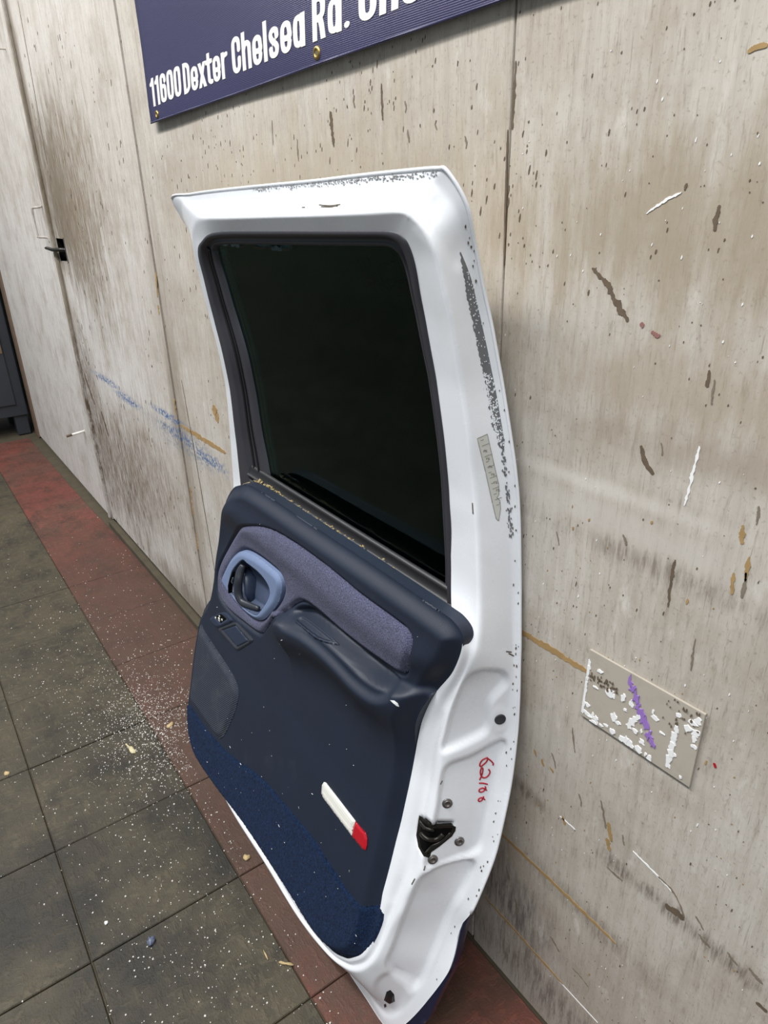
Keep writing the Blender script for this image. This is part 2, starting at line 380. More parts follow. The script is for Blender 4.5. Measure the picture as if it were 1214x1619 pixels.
def banner_m():
    n = NT('navy_banner_vinyl'); o = n.sep(); a = n.noise(4, 5, .6); w = n.new('ShaderNodeTexWave', wave_type='BANDS', bands_direction='Z'); n.put(w.inputs['Vector'], n.geo); w.inputs['Scale'].default_value = 130
    col = n.mix(a, lin(42, 40, 74), lin(51, 49, 87)); col = n.mix(n.ramp(n.noise(160, 3, .8), [(.72, 0.0), (.76, .4)]), col, lin(170, 168, 190))
    n.bump(w.outputs[1], .25, .0008); return n.out(col, .42, 0, .5)
M_banner = banner_m()
M_letter = plain('white_banner_print', (232, 231, 222), .5, var=.05, scale=60)
def plate_m():
    n = NT('flaking_painted_plate'); a = n.noise(38, 5, .62, dist=.4); col = lin(176, 168, 156)
    col = n.mix(n.ramp(n.noise(30, 5, .7), [(.5, 0.0), (.8, .5)]), col, lin(146, 138, 126))
    return n.out(col, .55, 0, .4)
M_plate = plate_m()
M_flake = plain('white_paint_flake', (238, 238, 238), .5, var=.05)
M_purple = plain('purple_paint', (150, 116, 190), .5, var=.2, scale=80)

# ------------------------------------------------------------------ floor
floor = tag(obj('floor', [], [], None), 'tiled workshop floor of worn red and olive squares', 'floor', kind='structure')
mb = MB(); mb.box((-6.2, -4.3, -.10), (1.6, .30, -.006)); mb.build('floor_slab', M_slab, floor)
T = .305; TX0, TY0 = -1.328, -.308
def tile_mesh(mat, edge=None):
    g = .0012; mb = MB()
    x0, y0, x1, y1 = g, g, T-g, T-g
    ya, yb = (y1, y1) if edge is None else edge
    b = .0018
    mb.add([(x0, y0, -.0058), (x1, y0, -.0058), (x1, yb, -.0058), (x0, ya, -.0058), (x0, y0, -b), (x1, y0, -b), (x1, yb, -b), (x0, ya, -b), (x0+b, y0+b, 0), (x1-b, y0+b, 0), (x1-b, yb-b, 0), (x0+b, ya-b, 0)],
           [(4, 5, 9, 8), (5, 6, 10, 9), (6, 7, 11, 10), (7, 4, 8, 11), (8, 9, 10, 11), (0, 1, 5, 4), (1, 2, 6, 5), (2, 3, 7, 6), (3, 0, 4, 7)])
    me = bpy.data.meshes.new('floor_tile'); me.from_pydata(mb.v, [], mb.f); me.materials.append(mat); return me
me_red, me_olive = tile_mesh(M_red), tile_mesh(M_olive)
def edgeY(x): return float(np.interp(x, [-4.75, -3.8, -3.23, -2.46, -2.0, 2], [-.060, -.050, -.039, -.016, -.006, -.006]))
for i in range(-11, 8):
    x = TX0+T*i
    if x < -4.75: continue
    for j in range(0, 11):
        y = TY0-T*j
        if j == 0:
            me = me_red if x > -2.2 else tile_mesh(M_red, (edgeY(x)-y, edgeY(x+T)-y))
        else: me = me_olive
        t = link('floor_tile', me, floor); t.location = (x+random.uniform(-.0006, .0006), y, random.uniform(-.0008, .0004)); t.rotation_euler = (0, 0, random.uniform(-.002, .002))

# ------------------------------------------------------------------ wall
wall = tag(obj('wall_back', [], [], None), 'wall of weathered painted plywood sheets', 'wall', kind='structure')
mb = MB(); mb.box((-6.2, .03, -.006), (1.6, .30, 3.2)); mb.build('wall_backing', M_gouge, wall)
def panel(x0, x1, z0, front, bev=.0025, hole=None):
    mb = MB()
    if hole is None: mb.box((x0, front, z0), (x1, .03, 3.2))
    else:
        a, b, c, d = hole; xs, zs = (x0, a, b, x1), (z0, c, d, 3.2); bev = 0; k = lambda i, j, s: s*16+j*4+i
        vs = [(x, y, z) for y in (front, .03) for z in zs for x in xs]; fs = []
        for j in range(3):
            for i in range(3):
                if (i, j) != (1, 1): fs += [(k(i, j, 0), k(i+1, j, 0), k(i+1, j+1, 0), k(i, j+1, 0)), (k(i, j, 1), k(i, j+1, 1), k(i+1, j+1, 1), k(i+1, j, 1))]
        lp = lambda c: [(c[q], c[(q+1) % len(c)]) for q in range(len(c))]
        for ring in ([(1, 1), (2, 1), (2, 2), (1, 2)], [(0, 0), (1, 0), (2, 0), (3, 0), (3, 1), (3, 2), (3, 3), (2, 3), (1, 3), (0, 3), (0, 2), (0, 1)]):
            for p, q in lp(ring): fs.append((k(*p, 0), k(*q, 0), k(*q, 1), k(*p, 1)))
        mb.add(vs, fs)
    return mb.build('wall_panel', MW, wall, bevel=bev)
XA, XB, XC = -3.035, -1.908, -.6245
pA = panel(-4.64, XA-.012, .012, 0.0); pB = panel(XA, XB-.014, .03, 0.0, hole=(XA+.004, -2.9, 1.125, 1.207)); pC = panel(XB, XC-.0025, .004, 0.0); pD = panel(XC, 1.6, .0, 0.0)
mb = MB(); mb.box((-4.74, -.008, 0), (-4.645, .03, 3.2)); tag(mb.build('trim_1', M_trimwood, None, bevel=.003), 'brown edge board at the far end of the plywood wall', 'trim', kind='structure')
mb = MB(); mb.box((XA-.034, -.012, .02), (XA-.014, .0, 3.2)); mb.build('seam_batten', MW, wall, bevel=.003)
mb = MB(); mb.box((-3.02, -.026, -.004), (XB-.05, -.0005, .022)); mb.build('kerb', M_slab, wall, bevel=.003)
# thin cracks beside the seams
def wall_strip(name, pts, width, mat, parent=wall, y=-.0006, jag=.3, depth=.0012):
    pts = catmull(pts, 16); mb = MB(); L = []; Rr = []
    for i, p in enumerate(pts):
        t = unit(np.array(pts[min(i+1, len(pts)-1)])-np.array(pts[max(i-1, 0)])); nrm = np.array([-t[1], t[0]])
        e = math.sin(math.pi*min(max(i/(len(pts)-1), .0), 1))**.4
        wv = width*.36*(.2+.8*e); f1 = 1+jag*1.3*mnoise.noise((p[0]*180, p[1]*180, width*900))+random.uniform(-jag, jag)*.35; f2 = 1+jag*1.3*mnoise.noise((p[0]*180, p[1]*180, 5+width*900))+random.uniform(-jag, jag)*.35; L.append(p+nrm*wv*max(f1, .08)); Rr.append(p-nrm*wv*max(f2, .08))
    n = len(pts); vs = [(q[0], y, q[1]) for q in L]+[(q[0], y, q[1]) for q in Rr]+[(q[0], y+depth, q[1]) for q in L]+[(q[0], y+depth, q[1]) for q in Rr]
    fs = []
    for i in range(n-1): fs += [(i, i+1, n+i+1, n+i), (2*n+i+1, i+1, i, 2*n+i), (n+i, n+i+1, 3*n+i+1, 3*n+i)]
    mb.add(vs, fs); return mb.build(name, mat, parent)
wall_strip('crack', [wl(28, 0), wl(50, 120), wl(75, 260)], .008, M_gouge)
wall_strip('crack', [wl(287, 600), wl(312, 740), wl(340, 905)], .006, M_gouge)
wall_strip('crack', [wl(803, 205), wl(800, 300), wl(797, 420)], .004, M_gouge)
wall_strip('exposed_wood_scratch', [wl(824, 999), wl(870, 1026), wl(932, 1064)], .014, M_wood, jag=.5)
wall_strip('exposed_wood_scratch', [wl(790, 1316), wl(880, 1401), wl(974, 1492)], .009, M_wood, jag=.6)
wall_strip('exposed_wood_scratch', [wl(766, 1417), wl(850, 1511), wl(890, 1556)], .007, M_wood, jag=.6)
wall_strip('pale_scratch', [wl(885, 1552), wl(945, 1617)], .003, M_flake)
wall_strip('exposed_wood_scratch', [wl(286, 672), wl(320, 694), wl(357, 716)], .02, M_wood, jag=.6)
for a, b in [((250, 482), (252, 498)), ((246, 430), (249, 470)), ((275, 630), (278, 655)), ((302, 790), (306, 815)), ((310, 840), (313, 870)), ((301, 770), (303, 790))]:
    wall_strip('exposed_wood_scratch', [wl(*a), wl(*b)], .013, M_wood, jag=.8)
wall_strip('gouge', [wl(936, 424), wl(958, 446), wl(975, 480), wl(993, 508)], .0085, M_gouge, jag=.9)
wall_strip('gouge', [wl(1014, 704), wl(1019, 728), wl(1033, 750)], .008, M_gouge, jag=.4)
wall_strip('gouge', [wl(1138, 324), wl(1132, 345), wl(1130, 365)], .006, M_gouge, jag=.6)
wall_strip('gouge', [wl(1040, 1385), wl(1066, 1412), wl(1082, 1450)], .003, M_scuff, jag=.9)
wall_strip('gouge', [wl(1052, 1432), wl(1066, 1440), wl(1082, 1452)], .013, M_gouge, jag=.7)
wall_strip('gouge', [wl(1195, 1585), wl(1204, 1592), wl(1213, 1600)], .008, M_gouge, jag=.5)
wall_strip('gouge', [wl(1068, 885), wl(1062, 915), wl(1056, 960)], .005, M_gouge, jag=.8)
wall_strip('gouge', [wl(1122, 585), wl(1118, 612)], .006, M_gouge, jag=.6)
wall_strip('gouge', [wl(806, 1090), wl(822, 1130)], .003, M_gouge, jag=.6)
wall_strip('gouge', [wl(522, 176), wl(524, 196), wl(528, 232)], .009, M_gouge, jag=.9)
wall_strip('gouge', [wl(603, 132), wl(604, 158), wl(605, 190)], .005, M_gouge, jag=.7)
wall_strip('gouge', [wl(816, 96), wl(813, 150), wl(810, 205)], .004, M_gouge, jag=.9)
wall_strip('gouge', [wl(120, 548), wl(127, 590), wl(135, 625)], .03, M_gouge, jag=.7)
wall_strip('gouge', [wl(133, 590), wl(150, 640)], .03, M_gouge, jag=.7)
wall_strip('gouge', [wl(160, 650), wl(172, 690)], .03, M_gouge, jag=.7)
wall_strip('rub_mark', [wl(1182, 82), wl(1198, 74), wl(1214, 72)], .006, M_wood)
wall_strip('rub_mark', [wl(338, 640), wl(341, 655), wl(346, 662)], .045, M_wood, jag=.5)
wall_strip('pale_scratch', [wl(1022, 338), wl(1050, 318), wl(1078, 304)], .0035, M_flake, jag=.8)
wall_strip('pale_scratch', [wl(1106, 705), wl(1095, 750), wl(1082, 800)], .004, M_flake, jag=.9)
wall_strip('pale_scratch', [wl(885, 1290), wl(910, 1312)], .003, M_flake, jag=.8)
wall_strip('pale_scratch', [wl(1000, 1345), wl(1035, 1380), wl(1062, 1410)], .003, M_flake, jag=.9)
wall_strip('gouge', [wl(960, 1325), wl(964, 1345)], .008, M_wood, jag=.7)
for a, b, w_ in (((872, 1190), (878, 1215), .004), ((905, 1150), (909, 1190), .004), ((960, 1370), (984, 1392), .007), ((1104, 1476), (1122, 1498), .009), ((1150, 1505), (1166, 1526), .006), ((1185, 1530), (1206, 1556), .010), ((1100, 1448), (1112, 1470), .005), ((800, 1370), (806, 1392), .006), ((815, 1420), (818, 1450), .010), ((870, 1480), (884, 1505), .008), ((905, 1530), (930, 1560), .005), ((985, 1320), (987, 1336), .006), ((915, 1255), (919, 1275), .005), ((950, 1265), (958, 1310), .006), ((1200, 800), (1196, 830), .005), ((1180, 905), (1172, 945), .006), ((1100, 1010), (1092, 1060), .004), ((1045, 700), (1047, 720), .003), ((1130, 600), (1125, 640), .004), ((880, 840), (884, 862), .003), ((985, 845), (990, 862), .006), ((640, 160), (641, 178), .005), ((560, 150), (561, 170), .006), ((735, 215), (737, 235), .005), ((690, 190), (691, 205), .006), ((645, 205), (647, 225), .006), ((470, 220), (472, 255), .006), ((430, 190), (432, 230), .004)):
    wall_strip('gouge', [wl(*a), wl((a[0]+b[0])/2+random.uniform(-2, 2), (a[1]+b[1])/2), wl(*b)], w_*.65, M_scuff, jag=.9)
for a, b, w_ in (((890, 1290), (893, 1304), .008), ((857, 1200), (860, 1212), .008), ((870, 1212), (874, 1222), .007), ((845, 1185), (848, 1196), .006), ((962, 1300), (966, 1330), .010), ((1175, 830), (1172, 860), .008), ((1185, 880), (1178, 920), .006), ((1160, 905), (1156, 940), .006)):
    wall_strip('exposed_wood_scratch', [wl(*a), wl(*b)], w_*.75, M_wood, jag=.9)
for a, b in (((1012, 512), (1018, 516)), ((1030, 524), (1044, 531))): wall_strip('red_rub', [wl(*a), wl(*b)], .006, plain('dull_red_rub', (140, 98, 94), .8), jag=.9)
wall_strip('red_rub', [wl(1129, 1206), wl(1131, 1214)], .004, M_ink, jag=.5)
# small chips of missing paint, too many to count
def chips(name, n, mat, box, smin, smax, asp):
    mb = MB()
    for _ in range(n):
        x = random.uniform(box[0], box[1]); z = random.uniform(box[2], box[3]); s = random.uniform(smin, smax)*(1+1.6*max(0, -x-1.3)); a = random.uniform(1, asp)
        if mnoise.noise((x*4, z*4, 3.1)) < random.uniform(-.35, .25): continue
        k = 6; ring = [(x+s*math.cos(t)*random.uniform(.5, 1.2)+.15*s*a*math.sin(t), z+s*a*math.sin(t)*random.uniform(.6, 1.2)) for t in [2*math.pi*q/k for q in range(k)]]
        n0 = len(mb.v); mb.v += [(p, -.0005, q) for p, q in ring]+[(p, .0005, q) for p, q in ring]
        mb.f += [tuple(range(n0, n0+k))[::-1]]+[(n0+i, n0+(i+1) % k, n0+k+(i+1) % k, n0+k+i) for i in range(k)]
    return tag(mb.build(name, mat, wall), kind='stuff')
chips('paint_chips', 800, M_gouge, (-3.0, .1, .02, 1.95), .0005, .0014, 4)
chips('paint_chips', 700, M_gouge, (-.62, .1, .05, 1.5), .0003, .0009, 3.5)
chips('paint_chips', 420, M_gouge, (-1.7, -.55, 1.25, 1.5), .0004, .0014, 5)
chips('pale_flecks', 380, M_flake, (-.62, .1, .05, 1.5), .0003, .0010, 3)
chips('wood_flecks', 120, M_wood, (-.6, .0, .2, 1.0), .0005, .0016, 3)

# furniture of the sliding sheet: wire pulls, latch in its slot, peg
def wallp(px, py, y): p = atY(px, py, y); return p
mb = MB(); a, b = (-3.16, 1.318), (-3.16, 1.205)
mb.tube(catmull([(a[0], .0, a[1]+.012), (a[0], -.004, a[1]), (a[0]-.012, -.032, a[1]-.004), (a[0]-.012, -.036, a[1]-.012), (a[0]-.012, -.036, b[1]+.014), (a[0]-.010, -.032, b[1]+.004), (a[0], -.004, b[1]), (a[0], .0, b[1]-.014)], 6), .0042, 8)
mb.build('pull_handle', MW, pA, smooth=True)
mb = MB(); z0 = 1.845
mb.tube(catmull([(-3.22, .0, z0+.13), (-3.22, -.03, z0+.12), (-3.22, -.032, z0+.01), (-3.22, -.028, z0), (-3.22, .0, z0)], 6), .0032, 8); mb.build('pull_handle', MW, pA, smooth=True)
mb = MB(); mb.box((XA+.002, .026, 1.12), (-2.88, .0295, 1.215)); mb.build('slot_back', M_void, pB)
mb = MB(); mb.tube([(-2.93, .02, 1.168), (-2.96, -.004, 1.168), (-3.03, -.018, 1.166), (-3.12, -.022, 1.170)], [.012, .013, .011, .009], 8, .6); mb.build('latch_bar', M_darkmetal, pB, smooth=True)
mb = MB(); mb.box((XA+.0045, .0012, 1.1255), (XA+.006, .0295, 1.2065)); mb.build('slot_shade', M_void, pB)  # added black plate, the dark of the hollow slot put into its colour
mb = MB(); mb.box((-2.912, -.001, 1.122), (-2.897, .012, 1.212)); mb.build('strike_plate', M_zinc, pB, bevel=.002)
p0 = wallp(135, 681, .004); p1 = atX(105, 690, p0[0]-.01)
mb = MB(); mb.tube([p0, p0*.3+p1*.7], .0055, 10); mb.build('peg', M_letter, pA, smooth=True)
mb = MB(); mb.tube([p0*.3+p1*.7, p1], .0058, 10); mb.build('peg_tip', M_gouge, pA, smooth=True)

# ------------------------------------------------------------------ steel cabinet past the end of the wall
cab = tag(empty('metal_cabinet', (-4.95, -.55, 0)), 'dark grey steel cabinet standing past the far end of the plywood wall', 'cabinet')
cx0 = -4.775
mb = MB(); mb.box((-5.25, -1.05, .125), (cx0, -.018, 1.95)); mb.build('body', M_steel, cab, bevel=.004)
for k, (a, b) in enumerate([(-1.03, -.54), (-.525, -.075)]):
    mb = MB(); mb.box((cx0+.0005, a, .20), (cx0+.012, b, 1.90)); d = mb.build('door', M_steel, cab, bevel=.003)
    mb = MB(); mb.box((cx0+.0125, (b if k else a)-(.06 if k else -.02), .52), (cx0+.017, (b if k else a)-(.005 if k else -.08), .60)); mb.build('latch_plate', M_trimwood, d, bevel=.001)
for y in (-1.0, -.10):
    for x in (-5.2, -4.86):
        mb = MB(); mb.box((x, y, 0), (x+.07, y+.075, .125)); mb.build('leg', M_steel, cab, bevel=.003)

# ------------------------------------------------------------------ banner
ban = tag(empty('vinyl_banner', (-1.0, 0, 1.478)), 'navy vinyl banner with white address lettering hung high on wall', 'banner')
bz = lambda x: 1.478+(x+1.747)*.0138
def bany(x, z):
    t = (z-bz(x)); return -.0045-.0055*math.exp(-(t/.10)**2)-.0015*math.sin(x*9+z*7)*math.exp(-t*2)-.0008
V = []; F = []; nx, nz = 90, 44
for k, th in enumerate((0.0, .0012)):
    for j in range(nz+1):
        for i in range(nx+1):
            u = i/nx; x = -1.752+u*2.1; t = (j/nz)**1.5*.62; z = bz(x)+t; xx = x-(1-u)**8*.006*t*8
            V.append((xx, bany(x, z)+th, z))
n1 = (nx+1)*(nz+1)
for j in range(nz):
    for i in range(nx):
        a = j*(nx+1)+i; F += [(a, a+1, a+nx+2, a+nx+1), (n1+a, n1+a+nx+1, n1+a+nx+2, n1+a+1)]
for i in range(nx): F += [(i, n1+i, n1+i+1, i+1)]
for j in range(nz): a = j*(nx+1); F += [(a, a+nx+1, n1+a+nx+1, n1+a)]
obj('banner_sheet', V, F, M_banner, ban)
mb = MB(); mb.tube([(x, bany(x, bz(x))-.0003, bz(x)+.0016) for x in np.linspace(-1.751, .345, 60)], .0018, 8); mb.build('hem', M_banner, ban, smooth=True)
def rr(x0, x1, y0, y1):
    a, b = (x1-x0)*.5, min((y1-y0)*.32, .2); m = (x0+x1)/2
    return [(m, y0), (x0+a*.25, y0+b*.2), (x0, y0+b), (x0, (y0+y1)/2), (x0, y1-b), (x0+a*.25, y1-b*.2), (m, y1), (x1-a*.25, y1-b*.2), (x1, y1-b), (x1, (y0+y1)/2), (x1, y0+b), (x1-a*.25, y0+b*.2), (m, y0)]
GLY = {'0': (.56, 1, [rr(.105, .455, .08, .92)]), '1': (.40, 1, [[(.27, -.2), (.27, 1.2)], [(.27, .97), (.2, .86), (.08, .79)]]),
 '6': (.56, 1, [rr(.105, .455, .08, .56), [(.105, .3), (.105, .7), (.15, .87), (.28, .92), (.41, .87), (.455, .72)]]),
 'D': (.56, 1, [[(.105, -.2), (.105, 1.2)], [(.105, .93), (.3, .91), (.43, .82), (.455, .7), (.455, .3), (.43, .18), (.3, .09), (.105, .07)]]),
 'e': (.56, .77, [[(.15, .36), (.45, .36), (.455, .5), (.41, .64), (.28, .69), (.15, .64), (.105, .5), (.105, .26), (.15, .12), (.28, .075), (.41, .12), (.455, .24)]]),
 'x': (.52, .77, [[(.02, -.1), (.5, .87)], [(.5, -.1), (.02, .87)]]),
 't': (.40, .95, [[(.18, 1.2), (.18, .25), (.2, .13), (.28, .08), (.37, .075)], [(.0, .69), (.38, .69)]]),
 'r': (.40, .77, [[(.105, -.2), (.105, 1.0)], [(.105, .48), (.18, .64), (.37, .68)]]),
 'C': (.56, 1, [[(.455, .62), (.45, .78), (.4, .88), (.28, .92), (.16, .88), (.105, .75), (.105, .25), (.16, .12), (.28, .08), (.4, .12), (.45, .22), (.455, .38)]]),
 'h': (.56, 1, [[(.105, -.2), (.105, 1.2)], [(.105, .5), (.18, .64), (.3, .69), (.41, .64), (.45, .52), (.45, -.2)]]),
 'l': (.22, 1, [[(.105, -.2), (.105, 1.2)]]),
 's': (.54, .77, [[(.43, .52), (.4, .65), (.27, .69), (.14, .64), (.12, .53), (.2, .43), (.36, .33), (.43, .23), (.39, .11), (.27, .075), (.14, .11), (.105, .24)]]),
 'a': (.56, .77, [rr(.105, .42, .08, .69), [(.455, -.2), (.455, 1.0)]]), 'd': (.56, 1, [rr(.105, .42, .08, .69), [(.455, -.2), (.455, 1.2)]]),
 'R': (.58, 1, [[(.105, -.2), (.105, 1.2)], [(.105, .92), (.33, .91), (.44, .83), (.455, .7), (.43, .56), (.3, .48), (.105, .48)], [(.3, .5), (.4, .3), (.49, -.2)]]),
 '.': (.24, 1, [[(.115, .09), (.12, .09)]])}
def letter(ch, x0, sx, cap):
    wd, top, lines = GLY[ch]; hwx = .098; segs = []
    for ln in lines:
        q = catmull(ln, 5) if len(ln) > 2 else [np.array(p, float) for p in ln]; segs += list(zip(q[:-1], q[1:]))
    K = np.array([1, 1.40])
    def sf(p):
        d = np.full(len(p), 1e9)
        for a, b in segs:
            ab = (b-a)*K; t = np.clip((((p-a)*K)@ab)/max(ab@ab, 1e-12), 0, 1); q = a*K+t[:, None]*ab; d = np.minimum(d, np.sqrt(((p*K-q)**2).sum(1)))
        return np.maximum(np.maximum(d-hwx, (-p[:, 1])*K[1]), (p[:, 1]-top)*K[1])
    step = .022; nx, ny = int((wd+.1)/step)+2, int((top+.06)/step)+2
    gx, gy = np.meshgrid(-.05+np.arange(nx)*step, -.03+np.arange(ny)*step); pts = np.stack([gx.ravel(), gy.ravel()], 1); s = sf(pts)
    I = (s < 0).reshape(ny, nx); keep = I[:-1, :-1] | I[:-1, 1:] | I[1:, :-1] | I[1:, 1:]; used = {}; Q = []
    for j, i in zip(*np.nonzero(keep)): Q.append([used.setdefault(k, len(used)) for k in (j*nx+i, j*nx+i+1, (j+1)*nx+i+1, (j+1)*nx+i)])
    ks = np.array(list(used)); pp = pts[ks].copy(); e = 1e-3
    for _ in range(3):
        ss_ = sf(pp); m = ss_ > -step*.25*(1 if _ == 0 else 0)
        gr = np.stack([(sf(pp+[e, 0])-sf(pp-[e, 0]))/(2*e), (sf(pp+[0, e])-sf(pp-[0, e]))/(2*e)], 1); gr /= (gr**2).sum(1, keepdims=True)+1e-9
        if _ == 0: mv = m
        pp[mv] -= (ss_[:, None]*gr)[mv]
    cnt = {}
    for f in Q:
        for k in range(4): cnt[(f[k], f[(k+1) % 4])] = 1
    def w3(p, lift): x = x0+p[0]*sx; z = 1.508+(x+1.73)*.0138+p[1]*cap; return (x, bany(x, z)-lift, z)
    n = len(pp); V = [w3(p, .0007) for p in pp]+[w3(p, -.0002) for p in pp]
    F = [tuple(f) for f in Q]+[(b, a, a+n, b+n) for a, b in cnt if (b, a) not in cnt]
    obj('letter', V, F, M_letter, ban, smooth=False)
words = [('11600', -1.729, -1.548, .0535), ('Dexter', -1.535, -1.325, .0525), ('Chelsea', -1.303, -1.042, .0545), ('Rd.', -1.021, -.922, .0535), ('Chel', -.902, -.7475, .0545)]
for wd, xa_, xb_, cap in words:
    tot = sum(GLY[c][0] for c in wd)+.075*(len(wd)-1); sx = (xb_-xa_)/tot; x = xa_
    for c in wd: letter(c, x, sx, cap); x += (GLY[c][0]+.075)*sx
for px, py, rr in ((503, 84, .0092), (250, 181, .0080)):
    p = atY(px, py, -.01); y = bany(p[0], p[2]); mb = MB()
    mb.lathe([(rr*.42, -.0015), (rr*.42, .0018), (rr*.6, .0026), (rr*.85, .0022), (rr, .0002), (rr, -.0012)], (p[0], y, p[2]), (0, -1, 0), 24); g = mb.build('grommet', M_brass, ban, smooth=True)
    mb = MB(); mb.lathe([(rr*.40, .0001), (rr*.40, .0012)], (p[0], y, p[2]), (0, -1, 0), 16); mb.build('grommet_hole', M_grimedark, g)

# ------------------------------------------------------------------ patch plate
pl = [wl(935, 1025), wl(1118, 1128), wl(1092, 1243), wl(920, 1128)]
plate = tag(empty('patch_plate', (np.mean([p[0] for p in pl]), 0, .735)), 'small rectangular plate with flaking white paint and purple streak on wall', 'plate')
mb = MB(); mb.prism(pl, lambda x, z: (x, -.0035, z), lambda x, z: (x, -.0003, z)); mb.build('sheet', M_plate, plate, bevel=.0006)
px0, px1 = min(p[0] for p in pl), max(p[0] for p in pl); pz0, pz1 = min(p[1] for p in pl), max(p[1] for p in pl)
def plate_bl(u, v): # u along, v up
    a = np.array(pl[3])*(1-u)+np.array(pl[2])*u; b = np.array(pl[0])*(1-u)+np.array(pl[1])*u; return a*(1-v)+b*v
def blobby(mb, u, v, ru, rv, k=11, y=-.0036, h=.0005, rough=.5):
    ring = []; h = h+random.uniform(0, .0006)
    for q in range(k):
        t = 2*math.pi*q/k; s = 1+random.uniform(-rough, rough*.5)
        uu = min(max(u+ru*s*math.cos(t), .005), .995); vv = min(max(v+rv*s*math.sin(t), .01), .99); ring.append(plate_bl(uu, vv))
    c = np.mean(ring, 0); n0 = len(mb.v)
    mb.v += [(p[0], y, p[1]) for p in ring]+[(c[0]+(p[0]-c[0])*.92, y-h, c[1]+(p[1]-c[1])*.92) for p in ring]
    mb.f += [(n0+i, n0+(i+1) % k, n0+k+(i+1) % k, n0+k+i) for i in range(k)]+[tuple(n0+k+i for i in range(k))]
mb = MB()
for _ in range(46):
    s = random.random()
    if s < .3: u, v = random.uniform(.05, .95), random.uniform(.02, .10)
    elif s < .45: u, v = random.uniform(0, .06), random.uniform(.1, .9)
    elif s < .62: u, v = random.uniform(.82, .98), random.uniform(.45, .95)
    elif s < .82: u = random.uniform(.02, .85); v = .62+random.uniform(-.06, .06)+.1*(u-.5)
    else: u, v = random.uniform(.1, .9), random.uniform(.1, .9)
    blobby(mb, u, v, random.uniform(.01, .045), random.uniform(.015, .07))
for k in range(7): blobby(mb, .81+.01*k*.2, .12+k*.085, .028, .07)
for k in range(5): blobby(mb, .45+.02*k, .30+k*.06, .03, .05)
for k in range(8): blobby(mb, .01+.008*random.random(), .1+k*.1, .02, .07)
tag(mb.build('paint_flakes', M_flake, plate), kind='stuff')
mb = MB()
for k in range(9): t = k/8; blobby(mb, .40+.26*t, .88-.62*t, .032, .08, 11, -.0037, .0006, .8)
tag(mb.build('purple_streak', M_purple, plate), kind='stuff')
mb = MB()
for _ in range(40): blobby(mb, random.uniform(.03, .3), .66+random.uniform(-.07, .07), random.uniform(.004, .014), random.uniform(.01, .03), 7, -.0041, .0003)
for _ in range(25): blobby(mb, random.uniform(.7, .99), random.uniform(.6, .98), random.uniform(.003, .01), random.uniform(.01, .03), 7, -.0041, .0003)
tag(mb.build('dark_specks', M_gouge, plate), kind='stuff')

# ------------------------------------------------------------------ THE CAR DOOR
door = tag(empty('car_door', (-1.0, -.2, 0)), 'white rear car door with navy interior trim leaning against plywood wall', 'car door')
W3U, W4U = .040, .040
def st(r0, r1, r3, w3, r4, w4, w1=.006):
    def cv(q, w): return np.array([*SX([q], w)[0], w]) if q[0] > 5 else np.array([q[0], q[1], w])
    a, b, c, d = cv(r0, 0), cv(r1, w1), cv(r3, w3), cv(r4, w4)
    m = b*.86+c*.14; m[2] = w1+.004; m2 = b*.3+c*.7; m2[2] = b[2]*.3+c[2]*.7
    gdep = .0055*float(ss(.07, .085, np.array([c[2]]))[0]); e = c*.78+d*.22; e[2] += gdep*.2; g = c*.52+d*.48; g[2] -= gdep; h = c*.22+d*.78; h[2] += gdep*.3
    return [a, a*.5+b*.5, b, m, m2, c, e, g, h, d]
ST = []
# top, left to right
ST += [st((271, 313), (287, 322), (309, 351), .036, (318, 384), .038),
       st((300, 307), (306, 320), (326, 345), .042, (332, 369), W4U),
       st((342, 301), (345, 316), (360, 344), .044, (362, 367), W4U),
       st((420, 293), (421, 309), (425, 342), .044, (425, 367), W4U),
       st((495, 286), (495, 302), (500, 340), .044, (500, 367), W4U),
       st((570, 277), (569, 294), (570, 337), .044, (572, 367), W4U),
       st((648, 269), (642, 288), (628, 334), .044, (616, 367), W4U),
       st((690, 266), (676, 287), (648, 342), .044, (634, 376), W4U)]
NTOP = len(ST)
